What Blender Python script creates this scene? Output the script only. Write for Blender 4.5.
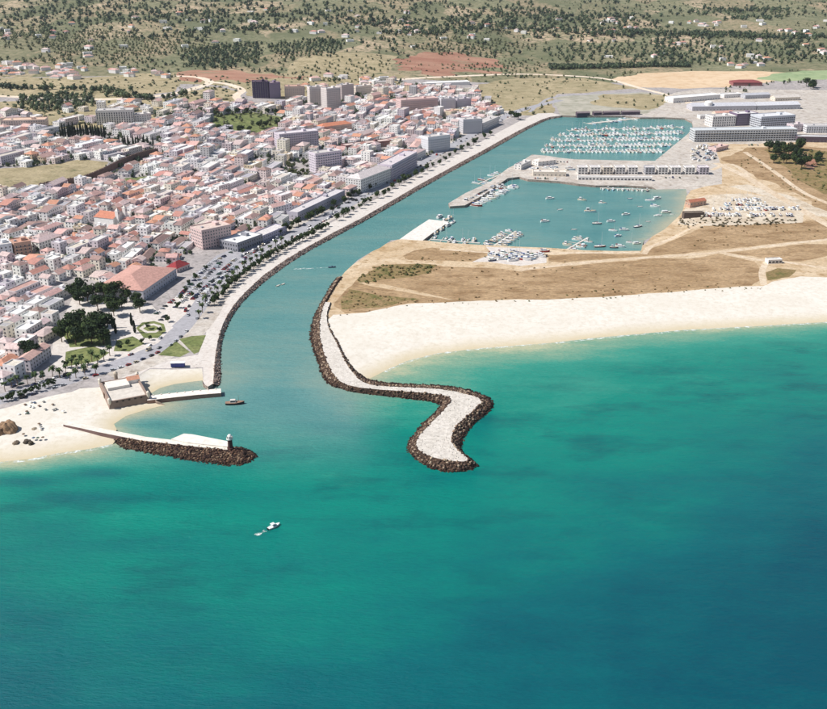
import bpy, bmesh, math, random
import numpy as np
from mathutils import Vector, Matrix
from mathutils.geometry import delaunay_2d_cdt
from mathutils.bvhtree import BVHTree

for o in list(bpy.data.objects):
    bpy.data.objects.remove(o)
scene = bpy.context.scene
COL = scene.collection
rnd = random.Random(7)
R = math.radians

# ------------------------------------------------------------------ camera
PW, PH, FPX = 827.0, 709.0, 1000.0          # photograph size and focal length in its pixels
CAM_H = 300.0                               # metres above the sea
PITCH = math.atan((PH / 2 + 70.0) / FPX)    # horizon 70 px above the frame
cam_d = bpy.data.cameras.new('camera')
cam = bpy.data.objects.new('camera', cam_d); COL.objects.link(cam)
cam.location = (0, 0, CAM_H)
cam.rotation_euler = (math.pi / 2 - PITCH, 0, 0)
cam_d.sensor_width = 36.0; cam_d.sensor_fit = 'HORIZONTAL'
cam_d.lens = 36.0 * FPX / PW
cam_d.clip_start = 1.0; cam_d.clip_end = 60000.0
scene.camera = cam

# ------------------------------------------------------------------ sky, sun, exposure
SUN_EL, SUN_AZ = R(50), math.atan2(-0.96, -0.14)      # sun stands to the left, a little behind the camera
sun_vec = Vector((math.sin(SUN_AZ) * math.cos(SUN_EL), math.cos(SUN_AZ) * math.cos(SUN_EL), math.sin(SUN_EL)))
world = bpy.data.worlds.new('World'); scene.world = world; world.use_nodes = True
wn = world.node_tree.nodes; wl = world.node_tree.links
sky_n = wn.new('ShaderNodeTexSky'); sky_n.sky_type = 'NISHITA'; sky_n.sun_disc = False
sky_n.sun_elevation = SUN_EL; sky_n.sun_rotation = SUN_AZ
sky_n.air_density = 1.0; sky_n.dust_density = 1.0
wl.new(sky_n.outputs[0], wn['Background'].inputs[0]); wn['Background'].inputs[1].default_value = 0.075
sun_d = bpy.data.lights.new('sun', 'SUN'); sun_d.energy = 4.8; sun_d.angle = R(0.5); sun_d.color = (1.0, 0.965, 0.915)
sun = bpy.data.objects.new('sun', sun_d); COL.objects.link(sun)
sun.rotation_euler = (-sun_vec).to_track_quat('-Z', 'Y').to_euler(); sun.location = (-300, 0, 800)
scene.view_settings.view_transform = 'Standard'; scene.view_settings.look = 'None'
scene.view_settings.exposure = 0.2; scene.view_settings.gamma = 1.0

# ------------------------------------------------------------------ helpers
def lin(r, g, b):
    def f(c):
        c /= 255.0
        return c / 12.92 if c <= 0.04045 else ((c + 0.055) / 1.055) ** 2.4
    return (f(r), f(g), f(b), 1.0)

def sstep(a, b, x):
    t = np.clip((np.asarray(x, float) - a) / (b - a), 0, 1)
    return t * t * (3 - 2 * t)

def _hash(ix, iy, s):
    n = (ix.astype(np.int64) * 374761393 + iy.astype(np.int64) * 668265263 + s * 982451653) & 0x7fffffff
    n = ((n ^ (n >> 13)) * 1274126177) & 0x7fffffff
    return ((n ^ (n >> 16)) & 0xffff) / 65535.0

def vnoise(x, y, s=0):
    x = np.asarray(x, float); y = np.asarray(y, float)
    ix = np.floor(x); iy = np.floor(y); fx = x - ix; fy = y - iy
    fx = fx * fx * (3 - 2 * fx); fy = fy * fy * (3 - 2 * fy)
    a = _hash(ix, iy, s); b = _hash(ix + 1, iy, s); c = _hash(ix, iy + 1, s); d = _hash(ix + 1, iy + 1, s)
    return (a * (1 - fx) + b * fx) * (1 - fy) + (c * (1 - fx) + d * fx) * fy

CP, SP = math.cos(PITCH), math.sin(PITCH)
def ray(px, py):
    a = (px - PW / 2) / FPX; b = (PH / 2 - py) / FPX
    return a, CP + b * SP, -SP + b * CP
def P(px, py, z=0.0):
    """the point of height z that the photograph shows at a pixel"""
    dx, dy, dz = ray(px, py); t = (z - CAM_H) / dz
    return dx * t, dy * t
def project(x, y, z=0.0):
    zc = y * CP - (z - CAM_H) * SP
    return PW / 2 + FPX * x / zc, PH / 2 - FPX * (y * SP + (z - CAM_H) * CP) / zc
def pxm(py):                                  # photo pixels per metre at a ground row
    return (py + 70.0) * CP / CAM_H

# river axis, used for the slope of the town and the street grid
AX0 = np.array(P(222, 380)); AX1 = np.array(P(548, 121))
AXD = (AX1 - AX0) / np.linalg.norm(AX1 - AX0); AXN = np.array([-AXD[1], AXD[0]])   # AXN points inland (west)
BASE_Z = 2.6
def H(x, y):
    x = np.asarray(x, float); y = np.asarray(y, float)
    dw = (x - AX0[0]) * AXN[0] + (y - AX0[1]) * AXN[1]
    town = 24 * sstep(90, 600, dw) * sstep(560, 760, y) + 5 * sstep(200, 500, dw) * vnoise(x / 170, y / 170, 3)
    far = 95 * sstep(1950, 5200, y) + 55 * sstep(5000, 9000, y)
    rough = sstep(1950, 2700, y) * (26 * vnoise(x / 420, y / 420, 5) + 12 * vnoise(x / 170, y / 170, 6) - 8)
    und = 0.5 * vnoise(x / 40, y / 40, 9)
    return BASE_Z + town + far + rough + und
def _vs(x, y, s):
    ix = math.floor(x); iy = math.floor(y); fx = x - ix; fy = y - iy
    fx = fx * fx * (3 - 2 * fx); fy = fy * fy * (3 - 2 * fy)
    def hs(a, b):
        n = (a * 374761393 + b * 668265263 + s * 982451653) & 0x7fffffff
        n = ((n ^ (n >> 13)) * 1274126177) & 0x7fffffff
        return ((n ^ (n >> 16)) & 0xffff) / 65535.0
    return (hs(ix, iy) * (1 - fx) + hs(ix + 1, iy) * fx) * (1 - fy) + (hs(ix, iy + 1) * (1 - fx) + hs(ix + 1, iy + 1) * fx) * fy
def _ss(a, b, x):
    t_ = min(1.0, max(0.0, (x - a) / (b - a))); return t_ * t_ * (3 - 2 * t_)
A0x, A0y, ANx, ANy = float(AX0[0]), float(AX0[1]), float(AXN[0]), float(AXN[1])
def Hs(x, y):
    """H for one point"""
    dw = (x - A0x) * ANx + (y - A0y) * ANy; z = BASE_Z + 0.5 * _vs(x / 40, y / 40, 9)
    a = _ss(90, 600, dw)
    if a: z += 24 * a * _ss(560, 760, y)
    a = _ss(200, 500, dw)
    if a: z += 5 * a * _vs(x / 170, y / 170, 3)
    if y > 1950: z += 95 * _ss(1950, 5200, y) + 55 * _ss(5000, 9000, y) + _ss(1950, 2700, y) * (26 * _vs(x / 420, y / 420, 5) + 12 * _vs(x / 170, y / 170, 6) - 8)
    return z
def T(px, py):
    """pixel to the terrain"""
    dx, dy, dz = ray(px, py)
    t0 = (8 - CAM_H) / dz if dz < -1e-4 else 9000
    t = 200.0; step = 25.0; prev = t
    if dz > -0.02: dz = min(dz, -0.02)
    while t < 14000:
        if CAM_H + dz * t < 260 and CAM_H + dz * t <= Hs(dx * t, dy * t): break
        prev = t; t += step
    lo, hi = prev, t
    for _ in range(14):
        m = (lo + hi) / 2
        if CAM_H + dz * m <= Hs(dx * m, dy * m): hi = m
        else: lo = m
    return dx * hi, dy * hi

def smooth_line(pts, closed=False, sub=4):
    pts = [np.array(p, float) for p in pts]; n = len(pts); out = []
    rng = range(n if closed else n - 1)
    for i in rng:
        g = (lambda k: pts[k % n]) if closed else (lambda k: pts[min(max(k, 0), n - 1)])
        p0, p1, p2, p3 = g(i - 1), g(i), g(i + 1), g(i + 2)
        for k in range(sub):
            t = k / sub
            out.append(0.5 * ((2 * p1) + (-p0 + p2) * t + (2 * p0 - 5 * p1 + 4 * p2 - p3) * t * t + (-p0 + 3 * p1 - 3 * p2 + p3) * t ** 3))
    if not closed: out.append(pts[-1])
    return out

def buffer_line(pts, w):
    pts = [np.array(p, float) for p in pts]; L, Rr = [], []
    for i, p in enumerate(pts):
        d = pts[min(i + 1, len(pts) - 1)] - pts[max(i - 1, 0)]; d = d / (np.linalg.norm(d) + 1e-9)
        n = np.array([-d[1], d[0]]) * w / 2
        L.append(p + n); Rr.append(p - n)
    return L + Rr[::-1]

def inside(poly, X, Y):
    poly = np.asarray(poly, float); X = np.asarray(X, float); Y = np.asarray(Y, float)
    res = np.zeros(X.shape, bool); n = len(poly); j = n - 1
    lo, hi = poly.min(0), poly.max(0)
    m = (X >= lo[0]) & (X <= hi[0]) & (Y >= lo[1]) & (Y <= hi[1])
    if not m.any(): return res
    x = X[m]; y = Y[m]; r = np.zeros(x.shape, bool)
    for i in range(n):
        xi, yi = poly[i]; xj, yj = poly[j]
        if yi != yj:
            c = ((yi > y) != (yj > y)) & (x < (xj - xi) * (y - yi) / (yj - yi) + xi)
            r ^= c
        j = i
    res[m] = r
    return res
def in1(poly, x, y): return bool(inside(poly, np.array([x]), np.array([y]))[0])

def dist_poly(line, X, Y):
    X = np.asarray(X, float); Y = np.asarray(Y, float); best = np.full(X.shape, 1e9)
    for (ax, ay), (bx, by) in zip(line[:-1], line[1:]):
        dx, dy = bx - ax, by - ay; l2 = dx * dx + dy * dy + 1e-9
        t = np.clip(((X - ax) * dx + (Y - ay) * dy) / l2, 0, 1)
        best = np.minimum(best, np.hypot(X - ax - t * dx, Y - ay - t * dy))
    return best

def tag(o, label=None, cat=None, group=None, kind=None):
    if label: o['label'] = label
    if cat: o['category'] = cat
    if group: o['group'] = group
    if kind: o['kind'] = kind
    return o
def empty(name, loc=(0, 0, 0), rz=0.0):
    o = bpy.data.objects.new(name, None); COL.objects.link(o)
    o.location = loc; o.rotation_euler = (0, 0, rz); o.empty_display_size = 1
    return o
def link(name, me, parent=None, loc=(0, 0, 0), rz=0.0, scale=None):
    o = bpy.data.objects.new(name, me); COL.objects.link(o)
    o.location = loc; o.rotation_euler = (0, 0, rz)
    if scale: o.scale = scale
    if parent is not None: o.parent = parent
    return o

class MB:
    """collects faces with a material index and a tint, and makes one mesh of them"""
    def __init__(s): s.v = []; s.f = []; s.m = []; s.t = []
    def add(s, vs, fs, mi=0, tint=(1, 1, 1, 1)):
        b = len(s.v); s.v.extend(vs)
        for f in fs: s.f.append([b + i for i in f]); s.m.append(mi); s.t.append(tint)
    def box(s, x0, x1, y0, y1, z0, z1, mi=0, tint=(1, 1, 1, 1), bottom=False, top_mi=None, top_tint=None):
        vs = [(x0, y0, z0), (x1, y0, z0), (x1, y1, z0), (x0, y1, z0), (x0, y0, z1), (x1, y0, z1), (x1, y1, z1), (x0, y1, z1)]
        s.add(vs, [(0, 1, 5, 4), (1, 2, 6, 5), (2, 3, 7, 6), (3, 0, 4, 7)] + ([(3, 2, 1, 0)] if bottom else []), mi, tint)
        s.add(vs, [(4, 5, 6, 7)], mi if top_mi is None else top_mi, tint if top_tint is None else top_tint)
    def prism(s, poly, z0, z1, mi=0, tint=(1, 1, 1, 1), top_mi=None, taper=1.0, cap=True):
        n = len(poly); cx = sum(p[0] for p in poly) / n; cy = sum(p[1] for p in poly) / n
        vs = [(p[0], p[1], z0) for p in poly] + [(cx + (p[0] - cx) * taper, cy + (p[1] - cy) * taper, z1) for p in poly]
        s.add(vs, [(i, (i + 1) % n, n + (i + 1) % n, n + i) for i in range(n)], mi, tint)
        if cap: s.add(vs[n:], [tuple(range(n))], mi if top_mi is None else top_mi, tint)
    def lathe(s, prof, n=12, mi=0, tint=(1, 1, 1, 1), c=(0, 0)):
        vs = []
        for r, z in prof:
            for k in range(n):
                a = 2 * math.pi * k / n; vs.append((c[0] + r * math.cos(a), c[1] + r * math.sin(a), z))
        fs = [(i * n + k, i * n + (k + 1) % n, (i + 1) * n + (k + 1) % n, (i + 1) * n + k) for i in range(len(prof) - 1) for k in range(n)]
        s.add(vs, fs, mi, tint)
    def tube(s, p0, p1, r0, r1, n=6, mi=0, tint=(1, 1, 1, 1)):
        p0, p1 = Vector(p0), Vector(p1); d = (p1 - p0).normalized()
        a = d.orthogonal().normalized(); b = d.cross(a); vs = []
        for p, r in ((p0, r0), (p1, r1)):
            for k in range(n):
                t = 2 * math.pi * k / n; vs.append(tuple(p + a * (r * math.cos(t)) + b * (r * math.sin(t))))
        s.add(vs, [(k, (k + 1) % n, n + (k + 1) % n, n + k) for k in range(n)] + [tuple(range(n, 2 * n))], mi, tint)
    def xform(s, start, rz, loc):
        c, n = math.cos(rz), math.sin(rz)
        for i in range(start, len(s.v)):
            x, y, z = s.v[i]; s.v[i] = (x * c - y * n + loc[0], x * n + y * c + loc[1], z + loc[2])
    def mesh(s, name, mats, smooth=False):
        me = bpy.data.meshes.new(name); me.from_pydata(s.v, [], s.f)
        for m in mats: me.materials.append(m)
        me.polygons.foreach_set('material_index', s.m)
        at = me.attributes.new('tint', 'FLOAT_COLOR', 'FACE')
        at.data.foreach_set('color', np.array(s.t, np.float32).ravel())
        if smooth: me.polygons.foreach_set('use_smooth', [True] * len(s.f))
        me.update(); return me
    def build(s, name, mats, parent=None, loc=(0, 0, 0), rz=0.0, smooth=False):
        return link(name, s.mesh(name, mats, smooth), parent, loc, rz)

def instances_mesh(name, bases, places, mats, mat_i=None):
    """one mesh from many transformed copies of small base meshes. places: (base index, x, y, z, sx, sy, sz, rz, tint)"""
    V, F, TT, n = [], [], [], 0
    for bi, x, y, z, sx, sy, sz, rz, tint in places:
        bv, bf = bases[bi]; c, s_ = math.cos(rz), math.sin(rz)
        v = bv * np.array([sx, sy, sz]); w = np.empty_like(v)
        w[:, 0] = v[:, 0] * c - v[:, 1] * s_ + x; w[:, 1] = v[:, 0] * s_ + v[:, 1] * c + y; w[:, 2] = v[:, 2] + z
        V.append(w); F.append(bf + n); n += len(v)
        TT.append(np.tile(np.array(tint, np.float32), (len(bf), 1)))
    V = np.concatenate(V); F = np.concatenate(F); TT = np.concatenate(TT)
    me = bpy.data.meshes.new(name); k = F.shape[1]
    me.vertices.add(len(V)); me.vertices.foreach_set('co', V.astype(np.float32).ravel())
    me.loops.add(F.size); me.loops.foreach_set('vertex_index', F.astype(np.int32).ravel())
    me.polygons.add(len(F)); me.polygons.foreach_set('loop_start', np.arange(0, F.size, k, dtype=np.int32))
    me.polygons.foreach_set('loop_total', np.full(len(F), k, np.int32))
    for m in mats: me.materials.append(m)
    at = me.attributes.new('tint', 'FLOAT_COLOR', 'FACE'); at.data.foreach_set('color', TT.ravel())
    me.update(calc_edges=True); me.validate(); return me

# ------------------------------------------------------------------ materials
def new_mat(name):
    m = bpy.data.materials.new(name); m.use_nodes = True
    nt = m.node_tree; return m, nt.nodes, nt.links, nt.nodes['Principled BSDF']
def noise_node(nodes, links, co, scale, detail=4, rough=0.6):
    n = nodes.new('ShaderNodeTexNoise'); n.inputs['Scale'].default_value = scale
    n.inputs['Detail'].default_value = detail; n.inputs['Roughness'].default_value = rough
    links.new(co, n.inputs['Vector']); return n
def ramp(nodes, links, fac, stops):
    r = nodes.new('ShaderNodeValToRGB'); el = r.color_ramp.elements
    while len(el) > 1: el.remove(el[-1])
    el[0].position = stops[0][0]; el[0].color = stops[0][1]
    for p, c in stops[1:]:
        e = el.new(p); e.color = c
    links.new(fac, r.inputs[0]); return r
def mixc(nodes, links, fac, a, b, blend='MIX'):
    n = nodes.new('ShaderNodeMix'); n.data_type = 'RGBA'; n.blend_type = blend
    for sock, v in ((n.inputs[0], fac), (n.inputs[6], a), (n.inputs[7], b)):
        if isinstance(v, (int, float)): sock.default_value = v
        elif isinstance(v, tuple): sock.default_value = v
        else: links.new(v, sock)
    return n.outputs[2]
def ground_mat(name, c1, c2, c3, s1=0.02, s2=0.15, rough=0.95, bump=0.0, bscale=0.5, c4=None, s4=0.4, stretch=None, fine=0.0):
    m, n, l, b = new_mat(name)
    g = n.new('ShaderNodeNewGeometry'); co = g.outputs['Position']
    if stretch:
        mp = n.new('ShaderNodeMapping'); mp.inputs['Scale'].default_value = stretch; l.new(co, mp.inputs[0]); co = mp.outputs[0]
    n1 = noise_node(n, l, co, s1, 5); n2 = noise_node(n, l, co, s2, 5)
    r1 = ramp(n, l, n1.outputs[0], [(0.36, c1), (0.62, c2)])
    f2 = ramp(n, l, n2.outputs[0], [(0.45, (0, 0, 0, 1)), (0.68, (1, 1, 1, 1))])
    c = mixc(n, l, f2.outputs[0], r1.outputs[0], c3)
    if c4:
        n4 = noise_node(n, l, co, s4, 3); f4 = ramp(n, l, n4.outputs[0], [(0.6, (0, 0, 0, 1)), (0.72, (1, 1, 1, 1))])
        c = mixc(n, l, f4.outputs[0], c, c4)
    if fine:
        nf_ = noise_node(n, l, co, 0.33, 6, 0.75); rf_ = ramp(n, l, nf_.outputs[0], [(0.3, (1 - fine,) * 3 + (1,)), (0.7, (1 + fine * .6,) * 3 + (1,))])
        c = mixc(n, l, 1.0, c, rf_.outputs[0], 'MULTIPLY')
    l.new(c, b.inputs['Base Color']); b.inputs['Roughness'].default_value = rough; b.inputs['Specular IOR Level'].default_value = 0.2
    if bump:
        nb = noise_node(n, l, co, bscale, 4); bp = n.new('ShaderNodeBump'); bp.inputs['Strength'].default_value = bump; bp.inputs['Distance'].default_value = 1.0
        l.new(nb.outputs[0], bp.inputs['Height']); l.new(bp.outputs[0], b.inputs['Normal'])
    return m
def tint_mat(name, scale=0.4, lo=0.78, hi=1.1, rough=0.9, spec=0.3, base=(1, 1, 1, 1), metallic=0.0, translucent=0.0, bump=0.0):
    """colour comes from the thing's own tint, weathered by noise"""
    m, n, l, b = new_mat(name)
    a = n.new('ShaderNodeAttribute'); a.attribute_name = 'tint'
    g = n.new('ShaderNodeNewGeometry'); nz = noise_node(n, l, g.outputs['Position'], scale, 4)
    r = ramp(n, l, nz.outputs[0], [(0.3, (lo, lo, lo, 1)), (0.7, (hi, hi, hi, 1))])
    c = mixc(n, l, 1.0, a.outputs['Color'], r.outputs[0], 'MULTIPLY')
    c = mixc(n, l, 1.0, c, base, 'MULTIPLY')
    l.new(c, b.inputs['Base Color']); b.inputs['Roughness'].default_value = rough; b.inputs['Specular IOR Level'].default_value = spec
    b.inputs['Metallic'].default_value = metallic
    if bump:
        nb = noise_node(n, l, g.outputs['Position'], 1.5, 3); bp = n.new('ShaderNodeBump'); bp.inputs['Strength'].default_value = bump
        l.new(nb.outputs[0], bp.inputs['Height']); l.new(bp.outputs[0], b.inputs['Normal'])
    if translucent:
        tr = n.new('ShaderNodeBsdfTranslucent'); l.new(c, tr.inputs[0]); mx = n.new('ShaderNodeMixShader'); mx.inputs[0].default_value = translucent
        l.new(b.outputs[0], mx.inputs[1]); l.new(tr.outputs[0], mx.inputs[2]); l.new(mx.outputs[0], n['Material Output'].inputs[0])
    return m
M = {}
M['sand'] = ground_mat('sand', lin(213, 206, 194), lin(221, 215, 205), lin(205, 197, 183), 0.03, 0.25, bump=0.05, c4=lin(198, 187, 170), s4=0.7)
M['town_ground'] = ground_mat('town_ground', lin(164, 157, 155), lin(180, 172, 169), lin(142, 136, 134), 0.03, 0.2, c4=lin(104, 104, 94), s4=0.12, fine=0.2)
M['paving'] = ground_mat('paving', lin(206, 198, 190), lin(212, 205, 198), lin(198, 188, 180), 0.04, 0.3, c4=lin(176, 166, 158), s4=0.25, fine=0.16)
M['asphalt'] = ground_mat('asphalt', lin(158, 156, 160), lin(170, 168, 172), lin(148, 146, 150), 0.05, 0.3)
M['track'] = ground_mat('track', lin(206, 186, 160), lin(216, 200, 178), lin(190, 166, 138), 0.04, 0.22, c4=lin(172, 148, 118), s4=0.5, fine=0.18)
M['pale_road'] = ground_mat('pale_road', lin(222, 204, 182), lin(230, 214, 196), lin(206, 186, 162), 0.02, 0.15)
M['rubble'] = ground_mat('rubble', lin(74, 58, 48), lin(96, 76, 62), lin(58, 44, 38), 0.2, 0.8, bump=0.6, bscale=1.2, fine=0.4)
M['dune'] = ground_mat('dune', lin(196, 172, 140), lin(212, 192, 164), lin(174, 146, 110), 0.02, 0.08, c4=lin(158, 130, 94), s4=0.16, fine=0.3)
M['dry_grass'] = ground_mat('dry_grass', lin(160, 132, 98), lin(182, 154, 120), lin(144, 116, 84), 0.012, 0.06, bump=0.5, bscale=0.5, c4=lin(128, 108, 72), s4=0.35, stretch=(0.6, 1.3, 1), fine=0.5)
M['scrub'] = ground_mat('scrub', lin(136, 116, 78), lin(152, 128, 92), lin(112, 106, 62), 0.03, 0.1, bump=0.4, bscale=0.5, c4=lin(86, 92, 50), s4=0.2, fine=0.5)
M['lawn'] = ground_mat('lawn', lin(112, 122, 72), lin(134, 138, 90), lin(86, 98, 58), 0.03, 0.2, bump=0.1, c4=lin(96, 96, 62), s4=0.3, fine=0.4)
M['red_earth'] = ground_mat('red_earth', lin(162, 116, 96), lin(176, 138, 116), lin(150, 104, 86), 0.008, 0.02, c4=lin(152, 136, 110), s4=0.012, stretch=(0.5, 1.6, 1), fine=0.3)
M['tan_field'] = ground_mat('tan_field', lin(206, 180, 148), lin(214, 190, 160), lin(196, 166, 132), 0.01, 0.06)
M['green_field'] = ground_mat('green_field', lin(142, 160, 120), lin(156, 168, 128), lin(128, 146, 108), 0.01, 0.05)
M['olive_field'] = ground_mat('olive_field', lin(160, 148, 116), lin(180, 164, 132), lin(146, 134, 102), 0.012, 0.05, c4=lin(118, 116, 84), s4=0.06, fine=0.4)
M['pale_earth'] = ground_mat('pale_earth', lin(204, 190, 170), lin(214, 202, 184), lin(186, 168, 144), 0.015, 0.08, c4=lin(160, 142, 118), s4=0.2, fine=0.3)
M['quay_paving'] = ground_mat('quay_paving', lin(188, 180, 172), lin(202, 194, 184), lin(172, 160, 148), 0.02, 0.12, c4=lin(146, 136, 126), s4=0.1, fine=0.28)
M['wetland'] = ground_mat('wetland', lin(164, 160, 146), lin(178, 172, 158), lin(140, 138, 120), 0.01, 0.05)
M['stone_wall'] = ground_mat('stone_wall', lin(156, 138, 128), lin(176, 160, 148), lin(120, 102, 94), 0.1, 0.6, bump=0.3, bscale=1.0)
def countryside():
    m, n, l, b = new_mat('countryside')
    g = n.new('ShaderNodeNewGeometry'); co = g.outputs['Position']
    mp = n.new('ShaderNodeMapping'); mp.inputs['Scale'].default_value = (1.0, 0.55, 0.0); mp.inputs['Rotation'].default_value = (0, 0, 0.2); l.new(co, mp.inputs[0])
    wz = noise_node(n, l, mp.outputs[0], 0.006, 3)
    wm = n.new('ShaderNodeVectorMath'); wm.operation = 'MULTIPLY_ADD'; l.new(wz.outputs['Color'], wm.inputs[0]); wm.inputs[1].default_value = (70, 70, 0); l.new(mp.outputs[0], wm.inputs[2])
    v = n.new('ShaderNodeTexVoronoi'); v.inputs['Scale'].default_value = 0.0075; l.new(wm.outputs[0], v.inputs['Vector'])
    sp = n.new('ShaderNodeSeparateColor'); l.new(v.outputs['Color'], sp.inputs[0])
    r = ramp(n, l, sp.outputs[0], [(0.0, lin(132, 126, 100)), (0.2, lin(162, 144, 118)), (0.4, lin(190, 168, 142)), (0.55, lin(136, 134, 106)), (0.7, lin(170, 150, 124)), (0.85, lin(122, 122, 96)), (1.0, lin(194, 164, 142))])
    r.color_ramp.interpolation = 'CONSTANT'
    n1 = noise_node(n, l, co, 0.012, 5); n2 = noise_node(n, l, co, 0.05, 4)
    f1 = ramp(n, l, n1.outputs[0], [(0.4, (0, 0, 0, 1)), (0.7, (1, 1, 1, 1))]); f2 = ramp(n, l, n2.outputs[0], [(0.5, (0, 0, 0, 1)), (0.7, (1, 1, 1, 1))])
    c = mixc(n, l, f1.outputs[0], r.outputs[0], lin(136, 130, 102)); c = mixc(n, l, f2.outputs[0], c, lin(100, 100, 76))
    n3 = noise_node(n, l, mp.outputs[0], 0.0045, 4); f3 = ramp(n, l, n3.outputs[0], [(0.5, (0, 0, 0, 1)), (0.6, (1, 1, 1, 1))])
    c = mixc(n, l, f3.outputs[0], c, lin(108, 110, 84))
    n5 = noise_node(n, l, mp.outputs[0], 0.09, 5, 0.7); f5 = ramp(n, l, n5.outputs[0], [(0.5, (0, 0, 0, 1)), (0.6, (.8, .8, .8, 1))]); c = mixc(n, l, f5.outputs[0], c, lin(92, 98, 70))
    l.new(c, b.inputs['Base Color']); b.inputs['Roughness'].default_value = 0.95; b.inputs['Specular IOR Level'].default_value = 0.1
    return m
M['countryside'] = countryside()
M['plaster'] = tint_mat('plaster', 0.35, 0.86, 1.05)
M['roof_tile'] = tint_mat('roof_tile', 0.5, 0.72, 1.12, bump=0.3)
M['glass_dark'] = tint_mat('glass_dark', 0.5, 0.9, 1.1, rough=0.25, spec=0.5)
M['foliage'] = tint_mat('foliage', 0.6, 0.7, 1.25, rough=0.75, spec=0.2, translucent=0.18)
M['bark'] = tint_mat('bark', 1.0, 0.7, 1.1)
M['paint'] = tint_mat('paint', 0.8, 0.93, 1.03, rough=0.3, spec=0.5)
M['boat_paint'] = tint_mat('boat_paint', 0.6, 0.9, 1.03, rough=0.35, spec=0.4)
M['canvas'] = tint_mat('canvas', 0.8, 0.85, 1.08, rough=0.9)
M['metal'] = tint_mat('metal', 0.8, 0.85, 1.05, rough=0.5, spec=0.5)
M['rock'] = tint_mat('rock', 0.6, 0.55, 1.2, rough=0.92, spec=0.25, bump=0.5)
M['concrete'] = tint_mat('concrete', 0.3, 0.8, 1.08, rough=0.9)
M['pale_stone'] = ground_mat('pale_stone', lin(206, 199, 189), lin(216, 209, 200), lin(194, 186, 176), 0.06, 0.4, bump=0.5, bscale=0.8, c4=lin(164, 152, 142), s4=0.7, fine=0.22)
def t(r, g, b): return lin(r, g, b)
# ------------------------------------------------------------------ the land: shoreline traced on the ground, zones cut into it
def B(*pts): return [('b', P(x, y, 0.0)) for x, y in pts]
def Q(*pts): return [('q', P(x, y, BASE_Z)) for x, y in pts]
west_beach = [(-420, 520), (-200, 490), (-60, 469), (0, 462), (30, 459), (60, 453), (90, 449), (113, 444)]
north_cove = [(117, 430), (114, 424), (126, 416), (145, 410), (165, 405)]
harbour_shore = [(150, 394), (160, 388), (175, 384), (190, 382), (202, 380.5)]
west_quay = [(203, 384), (208, 387), (213, 384), (214, 372), (215, 358), (218, 340), (223, 324), (233, 306), (246, 291.5), (264, 275), (286, 259.5), (308, 246.5),
             (333, 233), (360, 219), (390, 202), (420, 184.5), (450, 168), (480, 152), (505, 138), (525, 127.5), (541, 120), (550, 117), (562, 115.5)]
marina_shore = [(575, 116), (600, 116), (625, 116), (640, 117.5), (665, 117.5), (685, 118.5), (692, 122), (693, 127), (688, 134),
                (672, 147), (655, 161), (620, 160.5), (575, 159.5), (560, 158), (548, 156), (532, 154.5), (520, 162.5), (507.7, 168.5), (490.8, 181.5), (465, 193.5), (448.5, 203.5),
                (450, 206.5), (465, 205.5), (482, 196), (496, 186.5), (507.7, 178.5), (519.5, 177), (528, 179.5), (560, 181.5), (578, 184), (596, 185.5), (625, 185.5), (652, 187)]
basin_east = [(656, 189.5), (686, 189), (687, 194), (683, 210), (680, 215), (665, 229), (653, 236), (644, 241)]
basin_south = [(641, 251), (616, 251), (585, 250.5), (548, 248), (520, 247), (488, 245.5), (450, 243.5), (428, 241), (416, 240.5), (402, 239.5), (391, 240.5), (380, 248), (371, 252), (358, 260), (345, 272),
               (338, 281), (330, 293), (324, 306), (320, 320), (320, 335), (324, 350), (331, 366), (340, 377), (352, 379)]
east_beach = [(368, 379.5), (385, 371), (407, 361), (440, 353), (480, 348.5), (520, 345.5), (550, 343), (600, 337.5), (684, 330), (760, 326), (827, 322), (1000, 311), (1300, 292), (1700, 268)]
outline = []
outline += [('b', (-9000.0, 330.0))] + B(*west_beach) + Q((121, 436), (116, 431)) + B(*north_cove) + Q((157, 401), (151, 398)) + B(*harbour_shore)
outline += Q(*west_quay) + Q(*marina_shore) + B(*basin_east) + Q(*basin_south) + B(*east_beach) + [('b', (9000.0, 1150.0)), ('q', (9000.0, 13000.0)), ('q', (-9000.0, 13000.0))]
beach_lines = [[P(*p) for p in l] for l in (west_beach, north_cove, harbour_shore, basin_east, east_beach)]
quay_line = [P(x, y, BASE_Z) for x, y in west_quay]

def densify(pts, types=None, dmin=12.0):
    out, ot = [], []
    n = len(pts)
    for i in range(n):
        a = np.array(pts[i]); b = np.array(pts[(i + 1) % n]); L = np.linalg.norm(b - a)
        k = max(1, int(L / max(dmin, 0.02 * dmin / 12.0 * min(abs(a[1]), 3000))))
        for j in range(k):
            out.append(a + (b - a) * j / k)
            if types: ot.append(types[i] if types[i] == types[(i + 1) % n] or j == 0 else ('b' if 'b' in (types[i], types[(i + 1) % n]) and types[i] == 'b' and types[(i + 1) % n] == 'b' else 'q'))
    return (out, ot) if types else out
out_pts, out_types = densify([p for _, p in outline], [k for k, _ in outline])
OUTP = np.array(out_pts)

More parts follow.
